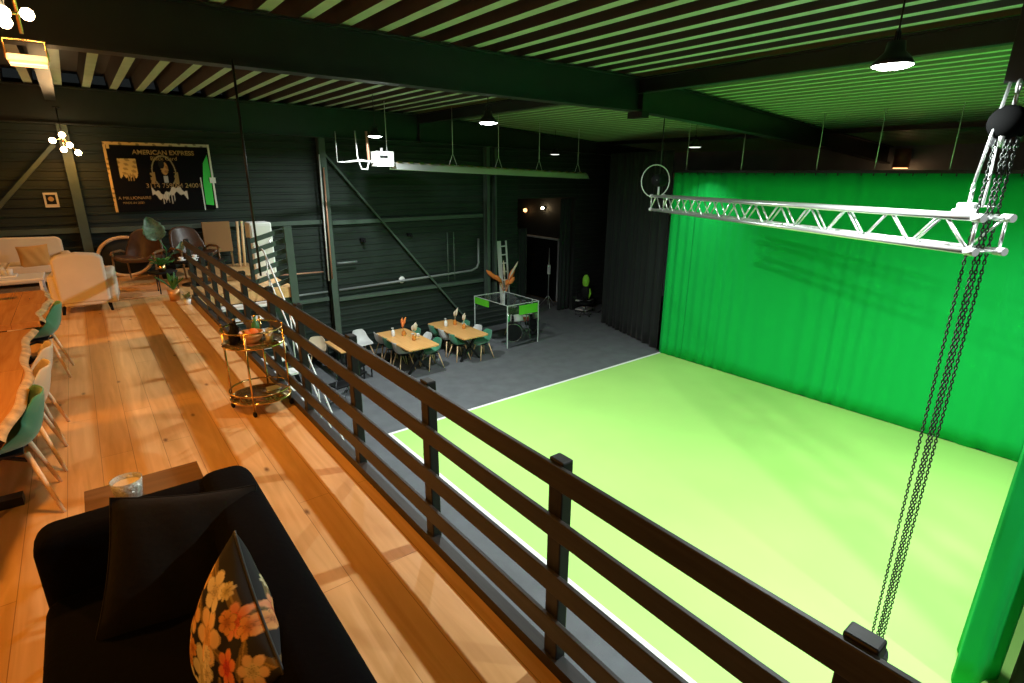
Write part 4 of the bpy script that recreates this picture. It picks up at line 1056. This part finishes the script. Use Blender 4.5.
# ------------------------------------------------------------------ brass bar cart
CX, CY = 1.03, 5.08
r = thing('bar_cart', 'round two-tier brass bar cart beside the railing', 'bar cart', (CX, CY, MZ), .3)
RR = .25
def ringpts(R_, z, n=36): return [(R_*math.cos(2*PI*k/n), R_*math.sin(2*PI*k/n), z) for k in range(n)]
for z in (.62, .11):
    b = MB(); b.lathe([(0, z), (RR, z), (RR, z+.012), (0, z+.012)], n=36); b.build('mirror_shelf', M['mirror'], r)
    b = MB(); b.tube(ringpts(RR+.004, z+.006), .010, 8, closed=True); b.build('shelf_ring', M['brass'], r)
for z in (.76, .19):
    b = MB(); b.tube(ringpts(RR+.004, z), .008, 8, closed=True); b.build('guard_ring', M['brass'], r)
for k in range(4):
    a = k*PI/2+PI/4; x, y = (RR+.004)*math.cos(a), (RR+.004)*math.sin(a)
    b = MB(); b.cyl((x, y, .05), (x, y, .78), .009, n=10); b.build('post', M['brass'], r)
    b = MB(); b.lathe([(0, -.009), (.022, -.009), (.025, -.006), (.025, .006), (.022, .009), (0, .009)], (x, y, .025), 16, Matrix.Rotation(PI/2, 4, 'Y')); b.build('wheel', M['black'], r)
    b = MB(); b.sphere((x, y, .79), .012, 8); b.build('finial', M['brass'], r)
def onc(dx, dy, z=.633): 
    c, s_ = math.cos(.3), math.sin(.3); return (CX+dx*c-dy*s_, CY+dx*s_+dy*c, MZ+z)
def bottle(loc, m, label, h=.26, rad=.036, cap='black'):
    r = thing('bottle', label, 'bottle', loc)
    b = MB(); b.lathe([(0, 0), (rad, 0), (rad, h*.58), (rad*.45, h*.72), (rad*.35, h*.93), (0, h*.93)], n=18); b.build('bottle_body', m, r)
    b = MB(); b.cyl((0, 0, h*.92), (0, 0, h), rad*.42); b.build('cap', M[cap], r)
bottle(onc(-.15, .05), M['black'], 'dark short bottle at the left of the brass cart top', .19, .04)
bottle(onc(-.08, .14), M['black'], 'dark bottle at the back of the brass cart top', .2, .035, 'alu')
bottle(onc(.10, .12), M['leaf'], 'green bottle at the back right of the brass cart top', .2, .035, 'brass')
r = thing('fruit_bowl', 'copper bowl in the middle of the brass cart top', 'bowl', onc(-.03, -.03))
b = MB(); b.lathe([(0, 0), (.05, 0), (.09, .05), (.10, .10), (.092, .10), (.08, .05), (.04, .012), (0, .012)], n=24); b.build('bowl', M['terracotta'], r)
b = MB(); b.sphere((.02, .01, .08), .045, 12); b.sphere((-.035, 0, .075), .04, 12); b.build('fruit', M['orange_leaf'], r)
def glass(loc, label):
    r = thing('drinking_glass', label, 'glass', loc)
    b = MB(); b.lathe([(0, 0), (.03, 0), (.036, .09), (.033, .09), (.028, .012), (0, .012)], n=18); b.build('tumbler', M['pattern_glass'], r)
    b = MB(); b.lathe([(0, .06), (.030, .06)], n=18); b.build('drink', M['amber'], r)
glass(onc(.14, -.03), 'faceted tumbler at the right of the brass cart top')
glass(onc(.07, -.14), 'faceted tumbler nearest the camera on the brass cart top')
r = thing('ice_tongs', 'pale folded napkin on the lower tier of the brass cart', 'napkin', onc(.13, .02, .123))
b = MB(); b.prism([(-.06, -.05), (.07, -.03), (.05, .06), (-.05, .05)], 0, .012); b.build('napkin_cloth', M['white'], r, bevel=.003)

# ------------------------------------------------------------------ artwork and sign
r = thing('framed_artwork', 'large black canvas artwork with gold lettering hanging above the lounge chairs', 'artwork', (1.54, 14.1, 4.76))
W_, H_ = 1.88, 1.38
def poster(u, v):
    # u, v in 0..1
    c = (.005, .005, .006); n1 = math.sin(u*61+v*37)*math.sin(v*53-u*19)
    g = mixc((.62, .40, .14), (.5, .5, .48), (u-.3)*1.6)
    if v > .955 or u < .022: c = g if n1 > -.5 else mixc(c, g, .4)
    if .03 < u < .055 and v > .9: c = g
    if .10 < u < .27 and .55-.06*abs(math.sin(u*70)) < v < .77: c = (.55, .38, .14) if n1 > -.3 else (.3, .2, .07)
    if .17 < u < .24 and .45 < v < .56 and math.sin(u*260) > .2: c = (.3, .2, .07)
    e = math.hypot((u-.52)/.115, (v-.58)/.24)
    if .93 < e < 1.03 and v > .4: c = (.3, .24, .14)
    if math.hypot((u-.53)/.036, (v-.63)/.095) < 1: c = (.45, .26, .1) if n1 > -.2 else (.3, .16, .06)
    if math.hypot((u-.505)/.03, (v-.70)/.07) < 1: c = (.02, .02, .02)
    if abs(u-.53) < .02 and .42 < v < .52: c = (.4, .42, .44)
    if abs(abs(u-.52)-.115) < .022 and .40 < v < .58 and n1 > -.4: c = (.3, .2, .08)
    if .37 < u < .72 and abs(v-.265-.05*math.sin(u*23)) < .045+.02*math.sin(u*90): c = (.55, .5, .42)
    if .45 < u < .6 and .10 < v < .25 and math.sin(u*230) > .4 and v > .1+.07*math.sin(u*77): c = (.42, .38, .32)
    return c
nx, ny = 190, 110; b = MB(); vs = []; cols = []
for j in range(ny+1):
    for i in range(nx+1):
        vs.append(((i/nx-.5)*W_, 0, (j/ny-.5)*H_)); cols.append(poster(i/nx, j/ny))
b.add(vs, [(j*(nx+1)+i, j*(nx+1)+i+1, (j+1)*(nx+1)+i+1, (j+1)*(nx+1)+i) for j in range(ny) for i in range(nx)])
b.build('canvas', M['poster'], r, cols=cols)
b = MB(); b.box((-W_/2, .004, -H_/2), (W_/2, .05, H_/2)); b.build('stretcher', M['black'], r)
RT = Matrix.Rotation(PI/2, 4, 'X')
def tx(s, size, u, v, m='gold', w=0.0): text_mesh(s, size, Matrix.Translation(((u-.5)*W_, -.006, (v-.5)*H_)) @ RT, M[m], r, 'lettering', .002, w)
tx('AMERICAN EXPRESS', .125, .55, .86, 'gold', .003)
tx('Black Card', .11, .54, .775, 'gold')
tx('3114 759004 24001', .13, .60, .375, 'gold')
tx('A MILLIONAIRE', .085, .20, .20, 'gold')
tx('MADE IN 2020', .06, .18, .13, 'gold')
gr = mat('painted_reflection', (.02, .55, .04), .4, coat=.4)  # green reflection on the canvas, painted as a flat shape
b = MB(); b.prism([(.74, -.58), (.90, -.6), (.925, .05), (.90, .48), (.80, .3), (.75, -.1)], .002, .006, RT); b.build('reflection_streak', gr, r)
b = MB(); b.box((.70, -.012, -.70), (.72, -.002, .0)); b.build('light_strip', M['alu_dull'], r)
b = MB(); b.box((.93, -.03, -.66), (.965, .0, .69)); b.build('light_strip', M['white'], r)
b = MB(); b.box((.88, -.036, -.12), (1.0, -.03, .0)); b.build('strip_clip', M['white'], r)
r = thing('wall_notice', 'small cream framed notice left of the column', 'sign', (-.39, 14.15, 4.335))
b = MB(); b.box((-.11, 0, -.14), (.11, .012, .14)); b.build('frame', M['cream'], r, bevel=.003)
b = MB(); b.box((-.075, -.004, -.08), (.075, 0, .10)); b.build('picture', M['black'], r)
b = MB(); b.cyl((0, -.004, .02), (0, -.008, .02), .045, n=20); b.build('round_symbol', M['tan'], r)

# ------------------------------------------------------------------ warm fixtures
def spots(loc, label, pts, e, bulb='lamp_warm', hang=.5, br=.05):
    r = thing('spot_cluster', label, 'ceiling light', loc)
    b = MB(); b.cyl((0, 0, 0), (0, 0, hang), .012); b.lathe([(0, hang), (.06, hang), (.06, hang+.02), (0, hang+.02)], n=18); b.build('mount', M['black_metal'], r)
    for p in pts:
        b = MB(); b.tube([(0, 0, 0), (p[0], p[1], p[2])], .008, 6); b.build('arm', M['brass'], r)
        b = MB(); b.sphere(p, br, 12); b.build('bulb', M[bulb], r)
    l = light('lamp_light', 'SPOT', (0, 0, -.14), e, (1, .37, .04), r, .08, (0, 0, -1), math.radians(165), .4)
    light('bulb_glow', 'POINT', (0, 0, -.12), e*.12, (1, .42, .1), r, .08)
    return r
spots((-.12, 3.9, 5.62), 'blazing warm bulb cluster at the top left corner', [(0, 0, 0), (.09, .08, .02), (-.10, 0, .05), (.0, -.10, -.06)], 150, br=.03)
spots((0, 13.2, 5.45), 'warm five bulb cluster at the top of the mezzanine column', [(0, 0, .05), (-.15, 0, -.05), (.08, 0, -.12), (.18, 0, -.25), (-.02, 0, -.2)], 90)
spots((-3.2, 8.0, 5.5), 'added unseen warm fill lamp beyond the dining tables', [(0, 0, 0)], 430)  # added off-frame source for the orange floor fill
spots((-2.6, 1.0, 5.4), 'added unseen warm fill lamp behind the camera on the mezzanine', [(0, 0, 0)], 130)  # added off-frame source, weak orange fill for the near mezzanine
# rectangular white lamp
r = thing('flood_lamp', 'white rectangular flood lamp below the bulb cluster at the top left', 'ceiling light', (-.075, 4.3, 5.45))
b = MB(); b.cbox((0, 0, .02), (.18, .12, .04)); b.build('housing', M['white'], r, bevel=.01)
b = MB(); b.cbox((0, 0, -.008), (.16, .10, .006)); b.build('lens', M['lamp_warm_soft'], r)
b = MB(); b.tube([(-.09, 0, .02), (-.09, 0, .12), (.09, 0, .12), (.09, 0, .02)], .008, 6); b.cyl((0, 0, .15), (0, 0, 1.0), .01); b.build('bracket', M['brass'], r)

# ------------------------------------------------------------------ world and output
w = bpy.data.worlds.new('world'); SC.world = w; w.use_nodes = True
w.node_tree.nodes['Background'].inputs[0].default_value = (.5, .6, .6, 1); w.node_tree.nodes['Background'].inputs[1].default_value = .02
SC.view_settings.view_transform = 'Standard'; SC.view_settings.look = 'None'; SC.view_settings.gamma = 1; SC.view_settings.use_curve_mapping = False
SC.view_settings.exposure = 0.0
